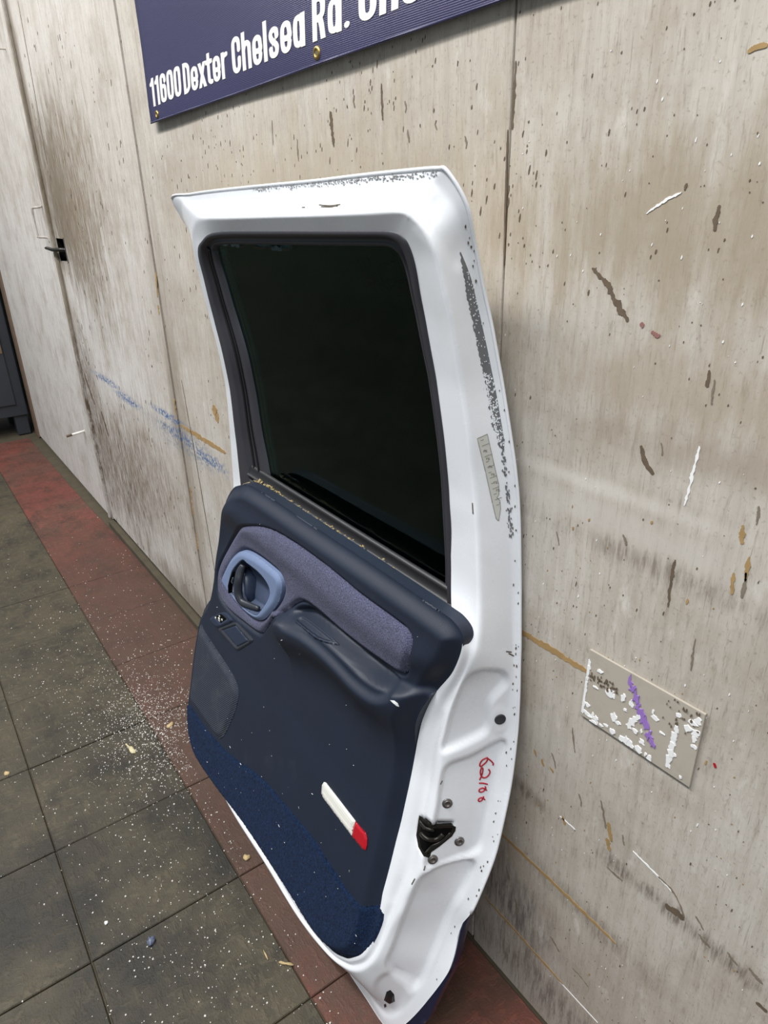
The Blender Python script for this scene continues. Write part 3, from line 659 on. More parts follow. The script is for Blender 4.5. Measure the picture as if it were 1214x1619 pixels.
# right, top to bottom
ST += [st((707, 271), (692, 294), (667, 362), .045, (643, 388), W4U),
       st((738, 324), (722, 332), (683, 390), .046, (653, 418), W4U),
       st((751, 388), (737, 392), (697, 440), .048, (660, 455), W4U),
       st((766, 465), (752, 468), (709, 492), .050, (666, 490), W4U),
       st((781, 536), (766, 540), (718, 540), .050, (677, 545), W4U),
       st((794, 608), (780, 612), (730, 616), .050, (689, 612), W4U),
       st((806, 684), (793, 690), (741, 690), .050, (699, 690), W4U),
       st((814, 740), (801, 748), (747, 750), .050, (705, 745), W4U),
       st((819, 792), (806, 800), (752, 805), .052, (709, 795), W4U),
       st((821, 848), (809, 856), (755, 862), .054, (712, 850), W4U),
       st((822, 935), (811, 942), (757, 942), .060, (713, 935), .050),
       st((822, 1015), (811, 1022), (757, 1010), .068, (717, 985), .078),
       st((821, 1054), (812, 1060), (748, 1050), .076, (731, 1015), .088),
       st((820, 1100), (808, 1105), (729, 1090), .080, (717, 1060), .090),
       st((817, 1155), (803, 1158), (712, 1139), .084, (687, 1098), .090),
       st((811, 1210), (795, 1210), (702, 1188), .085, (668, 1138), .090),
       st((803, 1260), (785, 1258), (696, 1238), .085, (655, 1200), .090),
       st((795, 1298), (776, 1292), (688, 1286), .085, (645, 1250), .090),
       st((781, 1355), (760, 1347), (679, 1340), .085, (630, 1315), .090),
       st((764, 1400), (746, 1385), (668, 1382), .085, (618, 1363), .090),
       st((744, 1444), (733, 1430), (645, 1420), .085, (606, 1408), .090),
       st((728, 1466), (716, 1464), (634, 1445), .085, (603, 1424), .090),
       st((716, 1518), (702, 1502), (618, 1473), .085, (600, 1440), .090),
       st((699, 1552), (684, 1545), (598, 1516), .085, (590, 1476), .090),
       st((-.560, .050), (-.570, .058), (583, 1531), .085, (575, 1505), .090),
       st((-.592, .004), (-.600, .018), (566, 1538), .085, (558, 1514), .090),
       st((-.66, 0), (-.66, .016), (545, 1532), .085, (545, 1514), .090),
       st((-.75, 0), (-.75, .016), (515, 1507), .088, (520, 1498), .090),
       st((-.90, 0), (-.90, .016), (470, 1450), .090, (477, 1443), .090),
       st((-1.08, 0), (-1.08, .016), (420, 1368), .090, (428, 1361), .090),
       st((-1.24, 0), (-1.24, .016), (366, 1283), .088, (376, 1278), .090),
       st((-1.33, 0), (-1.33, .016), (-1.27, .098), .082, (-1.27, .118), .088),
       st((-1.42, .015), (-1.41, .03), (-1.345, .115), .080, (-1.335, .135), .085),
       st((-1.450, .08), (-1.438, .08), (-1.385, .17), .075, (-1.37, .18), .080),
       st((-1.455, .3), (-1.445, .3), (-1.415, .3), .075, (-1.39, .3), .080),
       st((-1.455, .5), (-1.445, .5), (-1.41, .5), .070, (-1.38, .5), .075),
       st((-1.455, .64), (-1.445, .64), (-1.415, .64), .055, (-1.38, .64), .060)]
XL = lambda q: S(*q, .035)
for q3, q4 in [((368, 769), (383, 764)), ((364, 700), (375, 696)), ((358, 630), (367, 630)), ((345, 557), (353, 557)), ((329, 495), (337, 495)), ((312, 428), (320, 428))]:
    p = XL(q3); ST.append(st((p[0]-.030, p[2]), (p[0]-.022, p[2]), q3, .035, q4, .038, .004))
ST.append(st((291, 352), (296, 360), (304, 378), .035, (313, 396), .038))
NS = len(ST); NR = len(ST[0])
SUB = 10
ringpts = [catmull([s[k] for s in ST], SUB, True) for k in range(NR)]
def chaikin(pts, it=2):
    for _ in range(it):
        o = [pts[0]]
        for a, b in zip(pts[:-1], pts[1:]): o += [a*.78+b*.22, a*.22+b*.78]
        o.append(pts[-1]); pts = o
    return pts
rows = []
for i in range(NS*SUB):
    c = chaikin([ringpts[k][i] for k in range(NR)]); fine = []
    for a, b in zip(c[:-1], c[1:]):
        m = max(1, int(np.linalg.norm(b-a)/.004)); m = min(m, 4)
        fine.append((a, b))
    rows.append(c)
NC = len(rows[0])
# denser columns across the jamb (between the foot and the crease) for the pressed shapes
dense = []
for c in rows:
    L = np.concatenate([[0], np.cumsum([np.linalg.norm(b-a) for a, b in zip(c[:-1], c[1:])])]); tt = np.linspace(0, L[-1], 52)
    arr = np.array(c); base = np.stack([np.interp(tt, L, arr[:, k]) for k in range(3)], 1); dense.append(base)
NC = 52
G = np.array([[D3(*q) for q in r] for r in dense])            # NS*SUB x NC x 3
PXY = np.array([[proj(p) for p in r] for r in G]).reshape(-1, 2)
# pressed shapes on the latch side: normals along the sheet
du = np.roll(G, -1, 0)-np.roll(G, 1, 0); dvv = np.gradient(G, axis=1); NN = np.cross(du, dvv); NN /= np.linalg.norm(NN, axis=2, keepdims=True)+1e-12
flipn = NN[..., 1] > 0
idx0 = NTOP*SUB
if NN[(NTOP+6)*SUB, 20, 0] < 0: NN = -NN
side = np.zeros(NS*SUB, bool); side[(NTOP-1)*SUB:(NTOP+26)*SUB] = True
def press(poly, depth, soft):
    s, _ = poly_sdf(catmull(poly, 5, True), PXY); m = 1-ss(-soft, soft, s); m = m.reshape(G.shape[:2]); m[~side] = 0
    return m[..., None]*NN*depth
LATCH = [(663, 1289), (677, 1300), (684.5, 1306.7), (700, 1305.5), (714, 1304.5), (720.5, 1307), (719.7, 1313), (714, 1322), (695.6, 1337), (681.5, 1347), (678.5, 1356.5), (669.7, 1353), (662, 1339), (658.5, 1320)]
disp = press([(708, 1212), (745, 1197), (797, 1172), (790, 1215), (768, 1310), (757, 1345), (720, 1362), (678, 1376), (672, 1355), (690, 1290), (697, 1240)], -.0075, 3.5)
disp += press([(722, 1108), (745, 1068), (790, 1062), (802, 1080), (776, 1112), (772, 1150), (758, 1165), (702, 1188), (706, 1160)], -.0085, 4.5)
disp += press([(790, 1118), (803, 1128), (800, 1152), (785, 1158), (776, 1142), (780, 1125)], .0015, 3)
disp += press([(672, 1386), (745, 1362), (738, 1400), (715, 1440), (690, 1500), (662, 1560), (640, 1555), (612, 1530), (625, 1490), (650, 1425)], -.0095, 4.5)
disp += press([(600, 1548), (625, 1540), (640, 1565), (630, 1600), (605, 1600), (592, 1572)], -.004, 6)
disp += press([(655, 345), (690, 312), (712, 345), (728, 400), (722, 420), (700, 395)], -.003, 14)
lat_s, _ = poly_sdf(LATCH, PXY); lm = (1-ss(-2.2, -.6, lat_s)).reshape(G.shape[:2]); lm[~side] = 0
Gs = (G+disp).reshape(-1, 3)
disp += lm[..., None]*NN*-.022
G = G+disp
V = G.reshape(-1, 3); F = []
for i in range(NS*SUB):
    for j in range(NC-1):
        a = i*NC+j; b = ((i+1) % (NS*SUB))*NC+j; F.append((a, b, b+1, a+1))
frame = fixn(obj('inner_shell', V, F, M_white, door))
if frame.data.polygons[20*NC].normal.y > 0: frame.data.flip_normals()
BV_frame = BVHTree.FromPolygons([tuple(v) for v in Gs], F)
def hit(bv, px, py):
    r = unit(ray(px, py)); h = bv.ray_cast(Vector(CAM), Vector(r), 20)
    if h[0] is None:
        return None, None
    n = np.array(h[1]); n = -n if n@r > 0 else n
    return np.array(h[0]), n
def decal(name, poly, bv, mat, parent, step=1.5, lift=.0006, holes=(), bulge=0.0, soft=4, skirt=.0008, hf=None, smooth=True):
    cache = {}
    def mp(a, b, h):
        k = (round(a, 3), round(b, 3))
        if k not in cache:
            p, n = hit(bv, a, b)
            if p is None:
                for da, db in ((2, 0), (-2, 0), (0, 2), (0, -2), (5, 0), (-5, 0), (9, 0), (-9, 0)):
                    p, n = hit(bv, a+da, b+db)
                    if p is not None: break
            cache[k] = (p, n)
        p, n = cache[k]; return p+n*h
    f = hf or (lambda a, b, d: lift+bulge*ss(0, soft, d))
    return patch(name, poly, step, f, mp, mat, parent, holes, skirt, smooth)
def strokes(name, lines, bv, r, mat, parent, lift=.0003):
    mb = MB()
    for ln in lines:
        pts = []
        for a, b in catmull(ln, 5):
            p, n = hit(bv, a, b)
            if p is not None: pts.append(p+n*lift)
        mb.tube(pts, r, 6)
    return mb.build(name, mat, parent, smooth=True)

# outer skin behind, with the window opening, and the navy lower cladding
r0 = [(r[0][0], r[0][1]) for r in dense]
r4top = SX([(300, 352), (420, 330), (560, 325), (650, 350), (700, 480), (735, 700), (745, 900), (740, 990), (560, 880), (395, 760), (365, 660), (330, 480)], 0.0)
patch('outer_skin', r0[::2], .012, lambda a, b, d: np.full(len(a), .0004), lambda a, b, w: D3(a, b, w), M_white, door, [r4top], .003, True, False, True)
clad = [tuple(q) for q in catmull(SX([(746, 1441), (731, 1478), (718, 1528), (700, 1564), (676, 1614)], -.003), 4)]+[(-.555, .012), (-.60, .003), (-1.44, .003), (-1.452, .285)]
patch('lower_cladding', clad, .010, lambda a, b, d: -.0015-.010*ss(0, .012, d)*0, lambda a, b, w: D3(a, b, w), M_navy, door, (), .012, True, False, True)

mb = MB(); mb.tube([G[i, 0]+np.array([0, .0004, 0]) for i in range(0, (NTOP+20)*SUB+1, 2)], .0023, 8); mb.build('flange_hem', M_white, door, smooth=True)
# glass
gl_px = [(330, 384), (420, 384), (520, 385), (622, 387), (640, 398), (652, 430), (668, 500), (682, 570), (695, 640), (704, 720), (710, 800), (714, 900), (716, 975), (600, 905), (500, 850), (400, 790), (380, 690), (365, 600), (350, 520), (335, 440)]
patch('window_glass', [tuple(q) for q in catmull(SX(gl_px, .026), 4, True)], .012, lambda a, b, d: np.full(len(a), .026), lambda a, b, w: D3(a, b, w), M_glass, door, (), .004, True, False, True)
BV_gl = None
def hit_w(px, py, w): return S(px, py, w)
def gstroke(lines, w, r, name):
    mb = MB()
    for ln in lines: mb.tube([S(560+a/10.12, 380+b/10.12, w) for a, b in catmull(ln, 5)], r, 6)
    return mb.build(name, M_blackink, door, smooth=True)
gstroke([[(590, 180), (680, 300), (760, 450), (830, 600), (870, 740), (850, 830), (790, 850), (710, 800), (655, 720), (665, 670), (720, 660), (800, 690)],
         [(560, 380), (500, 355), (440, 390), (420, 490), (440, 600), (480, 690), (550, 770), (545, 700), (490, 640), (450, 660), (400, 715)],
         [(240, 290), (270, 430), (320, 600), (350, 740), (375, 830)],
         [(135, 290), (200, 410), (250, 530), (265, 640), (250, 700), (215, 690), (195, 640), (200, 580), (235, 600)],
         [(45, 300), (110, 420), (160, 540), (185, 640), (170, 740), (120, 750), (85, 680), (110, 620), (165, 610)]], .0212, .0011, 'handwritten_number')

# black window seal ring
seal_out = [(318, 383), (340, 368), (425, 366), (500, 366), (572, 366), (616, 367), (635, 377), (645, 392), (655, 425), (664, 475), (678, 550), (690, 620), (700, 695), (707, 770), (711, 848), (713, 940), (714, 990)]
seal_in = [(343, 394), (352, 387), (425, 387), (500, 388), (572, 389), (612, 390), (628, 396), (638, 408), (648, 436), (657, 478), (672, 552), (685, 622), (695, 697), (702, 772), (706, 850), (708, 940), (709, 985)]
left_out = [(382, 768), (374, 696), (366, 630), (352, 557), (336, 495), (319, 428), (313, 398)]
left_in = [(431, 775), (416, 696), (405, 628), (391, 560), (372, 495), (352, 428), (345, 402)]
so, si = left_out+seal_out, left_in+seal_in
ro = [np.array([*SX([q], .042)[0], .042]) for q in so]; ri = [np.array([*SX([q], .0275)[0], .0275]) for q in si]
co, ci = catmull(ro, 5), catmull(ri, 5); V = []; prof = [(-.25, .030), (-.06, .041), (.0, .0425), (.30, .0435), (.36, .041), (.40, .033), (.70, .032), (.76, .035), (.92, .034), (1.0, .0262), (1.02, .022)]
for a, b in zip(co, ci):
    for t, w in prof: q = a*(1-t)+b*t; V.append(D3(q[0], q[1], w))
k = len(prof); F = [(i*k+j, (i+1)*k+j, (i+1)*k+j+1, i*k+j+1) for i in range(len(co)-1) for j in range(k-1)]
fixn(obj('window_seal', V, F, M_blackgrey, door))
for t, w, r in ((.30, .036, .0022), (.52, .034, .0030), (.72, .036, .0022)):
    mb = MB(); pth = []
    for a, b in list(zip(co, ci))[:34]:
        q = a*(1-t)+b*t; pth.append(D3(q[0], q[1], w))
    mb.tube(pth, r, 8); mb.build('run_channel_rib', M_black, door, smooth=True)

# belt line between glass and trim
xa, xb = -1.375, -.628
def belt(name, prof, mat, x0=-1.335, x1=xb, n=60, jit=0):
    V = []; m = len(prof)
    for i in range(n+1):
        x = x0+(x1-x0)*i/n
        for z, w in prof: V.append(D3(x, z+random.uniform(-jit, jit), w+random.uniform(-jit, jit)))
    F = [(i*m+j, (i+1)*m+j, (i+1)*m+j+1, i*m+j+1) for i in range(n) for j in range(m-1)]
    return fixn(obj(name, V, F, mat, door))
belt('belt_seal', [(.74, .0262), (.772, .0264), (.784, .030), (.786, .034), (.778, .038), (.766, .040), (.764, .046)], M_black)
belt('belt_rail', [(.735, .044), (.764, .046), (.767, .052), (.766, .066), (.764, .078), (.74, .082)], M_grimedark, x0=-1.285, jit=.0008)
belt('belt_lip', [(.760, .058), (.772, .060), (.776, .064), (.773, .068), (.76, .069)], M_black, x0=-1.275, jit=.0003)
mb = MB()
for _ in range(420):
    t = random.random()**1.6; x = -1.27+t*.5; w = random.uniform(.044, .074); z = .768+random.uniform(0, .003); s = random.uniform(.0012, .0038)
    p = np.array(D3(x, z, w)); mb.add([p+np.array(d)*s*np.array([random.uniform(.5, 1.4) for _ in range(3)]) for d in ((1, 0, 0), (-1, 0, 0), (0, 1, 0), (0, -1, 0), (0, 0, .7), (0, 0, -.7))], [(0, 2, 4), (2, 1, 4), (1, 3, 4), (3, 0, 4), (2, 0, 5), (1, 2, 5), (3, 1, 5), (0, 3, 5)])
tag(mb.build('belt_debris', plain('foam_crumbs', (158, 140, 96), .9, var=.4, scale=200), door), kind='stuff')

# ---- trim panel
trim_px = [(378, 768), (366, 774), (355, 796), (349, 829), (344, 874), (340, 916), (334, 943), (322, 964), (316, 988), (309, 1030), (302, 1089), (300, 1112), (301, 1150), (307, 1182), (319, 1210), (350, 1255), (391, 1309), (453, 1403), (491, 1464), (512, 1492), (529, 1507), (553, 1516), (574, 1506), (590, 1478), (598, 1443), (606, 1408), (618, 1363), (634, 1298), (648, 1233), (659, 1172), (669, 1135), (687, 1098), (716, 1061), (729, 1027), (730, 1007), (716, 984), (690, 964), (600, 902), (500, 836), (401, 771)]
TRIM = [tuple(q) for q in catmull(SX(trim_px, .090), 4, True)]
fab_px = [(395, 831), (377.6, 838), (360, 860), (348, 888), (343, 912), (345, 940), (360, 964), (384.6, 985), (409, 1002), (419, 995), (433, 978), (448.6, 967.6), (467.6, 953.8), (481.5, 953.8), (502, 967.6), (537, 998.8), (571, 1026), (606, 1050.7), (630, 1066), (642, 1062.8), (651, 1040), (654.5, 1019.5), (647.5, 998.8), (623, 978), (571, 940), (519.5, 898), (467.6, 860), (426, 836)]
FAB = [tuple(q) for q in catmull(SX(fab_px, .106), 4, True)]
bez_px = [(374, 874), (386, 874.7), (402, 883), (422, 898), (435, 911), (440, 926), (438.6, 942), (432, 959), (419, 975), (409, 982.6), (397, 980), (382.6, 968.6), (366, 950.5), (353, 932), (347, 919), (349.6, 907.7), (361, 886)]
BEZ = [tuple(q) for q in catmull(SX(bez_px, .115), 4, True)]
open_px = [(384, 889.5), (392.5, 894.5), (409, 907.7), (420.5, 922.5), (424.6, 935.7), (420.5, 949), (410.6, 963.7), (404, 969.4), (392.5, 963.7), (379, 952), (369.4, 937), (366, 925), (370, 905)]
OPN = SX(open_px, .112); _c = np.mean(OPN, 0); OPN = [tuple(q) for q in catmull([_c+(np.array(p)-_c)*1.09 for p in OPN], 4, True)]
CREST = SX([(431, 984), (447, 990), (467, 997), (500, 1018), (535, 1050), (565, 1080), (595, 1100), (622, 1112), (640, 1118)], .140)
CREST = np.array(catmull(CREST, 6))
POCK = [tuple(q) for q in catmull(SX([(462, 966), (480, 960), (500, 974), (545, 1010), (590, 1045), (625, 1078), (634, 1096), (612, 1098), (575, 1072), (540, 1036), (500, 1002), (470, 984)], .112), 4, True)]
def crest_field(x, z):
    pts = np.stack([x, z], 1); best = np.full(len(pts), 1e9); tt = np.zeros(len(pts)); sg = np.zeros(len(pts)); n = len(CREST)
    for i in range(n-1):
        a, b = CREST[i], CREST[i+1]; ab = b-a; t = np.clip(((pts-a)@ab)/(ab@ab), 0, 1); q = a+t[:, None]*ab; d = np.sqrt(((pts-q)**2).sum(1)); m = d < best
        c = ab[0]*(pts[:, 1]-a[1])-ab[1]*(pts[:, 0]-a[0]); best[m] = d[m]; tt[m] = (i+t[m])/(n-1); sg[m] = np.sign(c[m])
    return best*sg, tt
def trim_w(x, z, d=None, dip=True):
    x = np.asarray(x, float); z = np.asarray(z, float); pts = np.stack([x, z], 1)
    if d is None: d = np.maximum(-poly_sdf(TRIM, pts)[0], 0)
    w = .088+.018*ss(0, .028, d)
    # rolled ledge under the window and a shallow hollow below it
    w = w+.010*np.exp(-((z-.705-.0*x)/.030)**2)*ss(0, .05, d)
    w = w-.006*np.exp(-((z-.62)/.05)**2)*ss(0, .06, d)
    t, u = crest_field(x, z); fade = ss(-.06, .06, u)*(1-.75*ss(.70, 1.0, u))
    up = 1-ss(.002, .016, t); dn = np.exp(-(np.minimum(t, 0)/.062)**2)
    w = w+.046*fade*np.where(t > 0, .06+.94*up, dn)*np.where(t > .0, 1-ss(.055, .10, t), 1)
    ps, _ = poly_sdf(POCK, pts); w = w-.014*(1-ss(-.012, .004, ps))
    if dip:
        fs, _ = poly_sdf(FAB, pts); w = w-.007*(1-ss(-.001, .006, fs))
        bs, _ = poly_sdf(BEZ, pts); w = w-.055*(1-ss(-.012, -.004, bs))
    return w
DM = lambda a, b, w: D3(a, b, w)
trim = patch('trim_panel', TRIM, .0028, lambda a, b, d: trim_w(a, b, d), DM, M_vinyl, door, skirt=.020)
bt = bmesh.new(); bt.from_mesh(trim.data); BV_trim = BVHTree.FromBMesh(bt); bt.free()
# cloth insert
patch('cloth_insert', FAB, .0035, lambda a, b, d: trim_w(a, b, None, False)-.005+.0075*np.sin(np.pi/2*np.clip(d/.012, 0, 1)), DM, M_cloth, trim, [BEZ], .008)
# carpeted lower part
car_px = [(301, 1110), (326, 1144), (349, 1170), (370, 1191), (397.6, 1210), (425, 1232), (449.5, 1260), (474, 1289), (501.5, 1322), (529, 1364), (557, 1405), (577.6, 1428), (599, 1443), (591, 1480), (575, 1508), (553, 1518), (528, 1508), (511, 1492), (490, 1465), (452, 1404), (390, 1310), (349, 1256), (318, 1211), (306, 1183), (300, 1151)]
CAR = [tuple(q) for q in catmull(SX(car_px, .098), 4, True)]
def car_h(a, b, d):
    return trim_w(a, b)+.0005+.0035*ss(0, .006, d)+np.array([mnoise.noise((x*240, z*240, 1.0))*.0012+mnoise.noise((x*600, z*600, 2.0))*.0007 for x, z in zip(a, b)])
patch('carpet', CAR, .0024, car_h, DM, M_carpet, trim, skirt=.008)
# speaker grille
gr_px = [(317, 989), (324, 999), (346.5, 1033), (367, 1064.5), (377, 1089), (376, 1109.5), (367, 1137), (349, 1168), (330, 1148), (314, 1125), (302, 1106), (304, 1080), (310, 1030)]
GRI = [tuple(q) for q in catmull(SX(gr_px, .106), 4, True)]
patch('speaker_grille', GRI, .003, lambda a, b, d: trim_w(a, b)+.001+.006*ss(0, .014, d), DM, M_grille, trim, skirt=.006)
# handle bezel with finger cup
def bez_h(a, b, d):
    pts = np.stack([a, b], 1); os_, _ = poly_sdf(OPN, pts); base = .106
    return base+.001+.007*np.sin(np.pi/2*np.clip(d/.012, 0, 1))-.032*(1-ss(-.009, .0015, os_))-.006*(1-ss(-.05, -.009, os_))
bez = patch('handle_bezel', BEZ, .0016, bez_h, DM, M_bezel, trim, skirt=.012)
patch('handle_cup', OPN, .0018, lambda a, b, d: bez_h(a, b, np.maximum(-poly_sdf(BEZ, np.stack([a, b], 1))[0], 0))+.0006, DM, plain('shaded_cup_plastic', (66, 77, 100), .55, var=.2, scale=60), bez, skirt=.001)  # bezel plastic made darker here, the cup's shading put into the colour
def bpt(a, b, w): return S(320+a/6.07, 850+b/6.07, w)
mb = MB(); mb.tube([bpt(*q, w) for q, w in zip(catmull([(392, 262), (362, 330), (345, 430), (345, 540), (372, 610), (440, 645), (540, 680)], 4), np.interp(np.linspace(0, 1, 25), [0, .3, .6, 1], [.105, .116, .114, .102]))], list(np.interp(np.linspace(0, 1, 25), [0, .15, .5, .8, 1], [.006, .0092, .0095, .0075, .005])), 12, .8)
mb.build('release_lever', M_lever, bez, smooth=True)
mb = MB(); mb.tube([bpt(a, b, .1175) for a, b in ((300, 325), (282, 390), (268, 455), (266, 530))], [.004, .0058, .0062, .005], 8, .35); mb.build('lock_slot', M_void, bez, smooth=True)
mb = MB(); mb.tube([bpt(a, b, .119) for a, b in ((296, 385), (280, 420), (290, 440))], .0022, 8); mb.build('lock_tab', M_lever, bez, smooth=True)
# pivot plate behind the lever, cup floor shading put into its dark colour
mb = MB(); mb.tube([bpt(a, b, .088) for a, b in ((425, 290), (465, 390), (470, 520), (480, 620))], [.008, .016, .017, .009], 12, .35); mb.build('pivot_shade_plate', M_switch, bez, smooth=True)
# switch bezels
def quad(pts, w): return [tuple(q) for q in SX(pts, w)]
def rounded(q, r=.22):
    out = []; n = len(q); q = [np.array(p) for p in q]
    for i in range(n):
        a, b, c = q[i-1], q[i], q[(i+1) % n]; out += [tuple(b+(a-b)*r), tuple(b+(a-b)*r*.25+(c-b)*r*.25), tuple(b+(c-b)*r)]
    return out
SW = rounded(quad([(329, 978), (354.6, 966), (369, 982), (341.4, 993.5)], .108)); SWH = quad([(337.5, 976), (348, 971.5), (357, 979.5), (347, 986)], .110)
sw = patch('switch_bezel', SW, .0015, lambda a, b, d: trim_w(a, b)+.0012+.002*ss(0, .004, d), DM, M_switch, trim, [SWH], .006)
patch('socket', SWH, .0015, lambda a, b, d: trim_w(a, b)+.0006, DM, M_void, sw, skirt=.003)
for (a, b, s) in ((346.5, 979.5, .0042), (341, 977, .0022), (351, 980, .0022), (347, 974.5, .0018)):
    c = S(a, b, .1075+.0); w0 = float(trim_w([c[0]], [c[2]])[0]); mb = MB(); q = np.array(D3(c[0], c[2], w0+.0016)); mb.box(q-np.array([s*.9, .0012, s]), q+np.array([s*.9, .0012, s])); mb.build('contact', M_lens, sw, bevel=.0004)
AS = rounded(quad([(343, 995), (372.7, 983), (401, 1013), (374, 1030)], .108), .12); ASI = quad([(351, 996.5), (371.5, 989), (392, 1014), (374, 1023)], .109)
asb = patch('ashtray_bezel', AS, .0015, lambda a, b, d: trim_w(a, b)+.0012+.0025*ss(0, .004, d), DM, M_lever, trim, [ASI], .006)
patch('ashtray_lid', ASI, .0015, lambda a, b, d: trim_w(a, b)+.0004+.0022*ss(.0005, .002, d), DM, M_switch, asb, skirt=.003)
# pull cup in the armrest
decal('pull_cup', [tuple(q) for q in catmull([(467, 984), (470, 978), (478, 975), (488, 979), (505, 992), (522, 1006), (537, 1019.5), (524, 1019), (507, 1014), (490, 1003), (475, 991)], 4, True)], BV_trim, M_vinyl, trim, 1.2, hf=lambda a, b, d: .0005+.0035*ss(0, 1.5, d)*(1-ss(2.0, 5.0, d)), skirt=.004)
# reflector on the trim
ref_px = [(513, 1236), (516, 1237), (540, 1268), (563, 1298), (559, 1308), (557, 1321), (535, 1292), (512, 1261), (509, 1254), (510, 1241)]
decal('courtesy_reflector', ref_px, BV_trim, M_lens, trim, 1.2, hf=lambda a, b, d: .0015+.002*ss(0, 3, d))
decal('red_reflector', [(563.5, 1298.5), (571, 1308), (579, 1316), (581.5, 1326), (581, 1336), (579, 1344), (574, 1342), (557.5, 1322), (559, 1309)], BV_trim, M_redlens, trim, 1.2, hf=lambda a, b, d: .0015+.002*ss(0, 3, d))
strokes('reflector_groove', [[(514, 1243), (536, 1272), (558, 1302)], [(512, 1251), (534, 1281), (556, 1310)]], BV_trim, .0007, M_sticker, trim, .0034)
decal('scuff_mark', [(617, 1107), (623, 1107.5), (629, 1112), (631, 1117), (627, 1116), (621, 1111)], BV_trim, M_flake, trim, .8, .0006)
# lint and dust flecks on carpet and vinyl
mb = MB()
for _ in range(75):
    x = random.uniform(-1.4, -.62); z = random.uniform(.13, .75) if random.random() < .5 else random.uniform(.13, .32); s = random.uniform(.0003, .0008)
    if poly_sdf(TRIM, np.array([[x, z]]))[0][0] > -.012: continue
    w = float(trim_w([x], [z])[0])+(.0055 if z < .3 else .0012)
    p = np.array(D3(x, z, w)); t = random.uniform(0, 3.14); L = random.choice([1, 1, 1.3, 4]); d = np.array([math.cos(t), 0, math.sin(t)])
    mb.tube([p-d*s*L, p+d*s*L], s*.7, 4)
tag(mb.build('lint_flecks', M_flake, trim), kind='stuff')

# ---- latch side details
lt = decal('latch', LATCH, BV_frame, M_darkmetal, door, 1.2, hf=lambda a, b, d: .0009-.002*ss(2, 8, d), skirt=.006)
lat_hole = decal('latch_mouth', [(668, 1300), (682, 1311), (700, 1309), (715, 1309), (712, 1317), (696, 1331), (680, 1341), (675, 1351), (667, 1345), (663, 1322)], BV_frame, M_void, lt, 1.2, .0006, skirt=.0)
for path, r in (([(667, 1318), (676, 1326), (690, 1326), (700, 1318)], .004), ([(672, 1349), (681, 1338), (697, 1330), (712, 1316)], .0022), ([(664, 1298), (673, 1309), (684, 1312)], .003)):
    pts = []
    for a, b in catmull(path, 4):
        p, n = hit(BV_frame, a, b); pts.append(p+n*.0005)
    mb = MB(); mb.tube(pts, r, 8); mb.build('latch_claw', M_darkmetal, lt, smooth=True)
for a, b in ((707, 1270), (726, 1330), (684, 1358.6)):
    p, n = hit(BV_frame, a, b); mb = MB(); mb.lathe([(.0082, -.001), (.0082, .0010), (.0074, .0019), (.0060, .0016), (.0056, .0030), (.0040, .0032), (.0034, .0018), (.0008, .0014)], p, n, 24); mb.build('torx_bolt', M_zinc, door, smooth=True)
p, n = hit(BV_frame, 790.5, 1137); mb = MB(); mb.lathe([(.0086, -.001), (.0086, .001), (.0076, .0020), (.0062, .0014), (.001, .0012)], p, n, 24); mb.build('rubber_plug', M_blackgrey, door, smooth=True)
decal('drain_grommet', [(611, 1568), (617, 1565), (623, 1572), (624, 1583), (616, 1587), (607, 1581)], BV_frame, M_black, door, .9, bulge=.004)
decal('drain_plug', [(607, 1588), (610, 1587), (611, 1591), (608, 1593)], BV_frame, M_black, door, .7, bulge=.002)
J = lambda L: [(720+a/14.71, 1180+b/14.71) for a, b in L]
strokes('red_handwritten_number', [J([(755, 258), (690, 280), (620, 320), (575, 390), (565, 450), (600, 455), (660, 410), (720, 350), (750, 285)]), J([(740, 275), (820, 330), (880, 400), (862, 432)]),
    J([(765, 528), (800, 580), (780, 650), (720, 710), (650, 725), (600, 690), (578, 620), (588, 540), (610, 492), (636, 520), (630, 590), (600, 690), (560, 775)]), J([(545, 855), (640, 855), (745, 880)]),
    J([(690, 925), (700, 985), (640, 1045), (575, 1060), (545, 1030), (570, 985), (630, 968), (685, 985), (725, 1022)]), J([(648, 1160), (645, 1200), (610, 1250), (565, 1278), (532, 1262), (540, 1220), (590, 1190), (645, 1205), (682, 1240)])], BV_frame, .0012, M_ink, door)
# ruled label
stk = [(754, 693), (770, 686), (774, 704), (781, 735), (788, 765), (788.5, 782), (785, 786), (790, 791), (791, 805), (788, 823), (784, 820), (778, 795), (767, 745)]
lab = decal('ruled_label', stk, BV_frame, M_sticker, door, 1.2, .0004)
tick = []
for k in range(13):
    t = k/12; a = np.array([758+26*t*.95, 697+102*t]); b = a+np.array([13.5, -5.2]); tick.append([tuple(a+(b-a)*.12), tuple(a+(b-a)*(.9 if k % 2 else .45))])
tick += [[tuple(p), tuple(q)] for p, q in zip(stk, stk[1:]+stk[:1])]
for k in range(6):
    c = np.array([767+21*k/5*.95, 713.5+62*k/5]); tick += [[tuple(c+(-2.4, 1.2)), tuple(c+(-1.6, -2.0))], [tuple(c+(-3, -1.6)), tuple(c+(0, -2.4))], [tuple(c+(.6, 1.4)), tuple(c+(.8, -2.2))], [tuple(c+(3, .4)), tuple(c+(.8, -.6)), tuple(c+(2.6, -2.8))]]
strokes('label_marks', tick, BV_frame, .00032, M_print, lab, .0006)
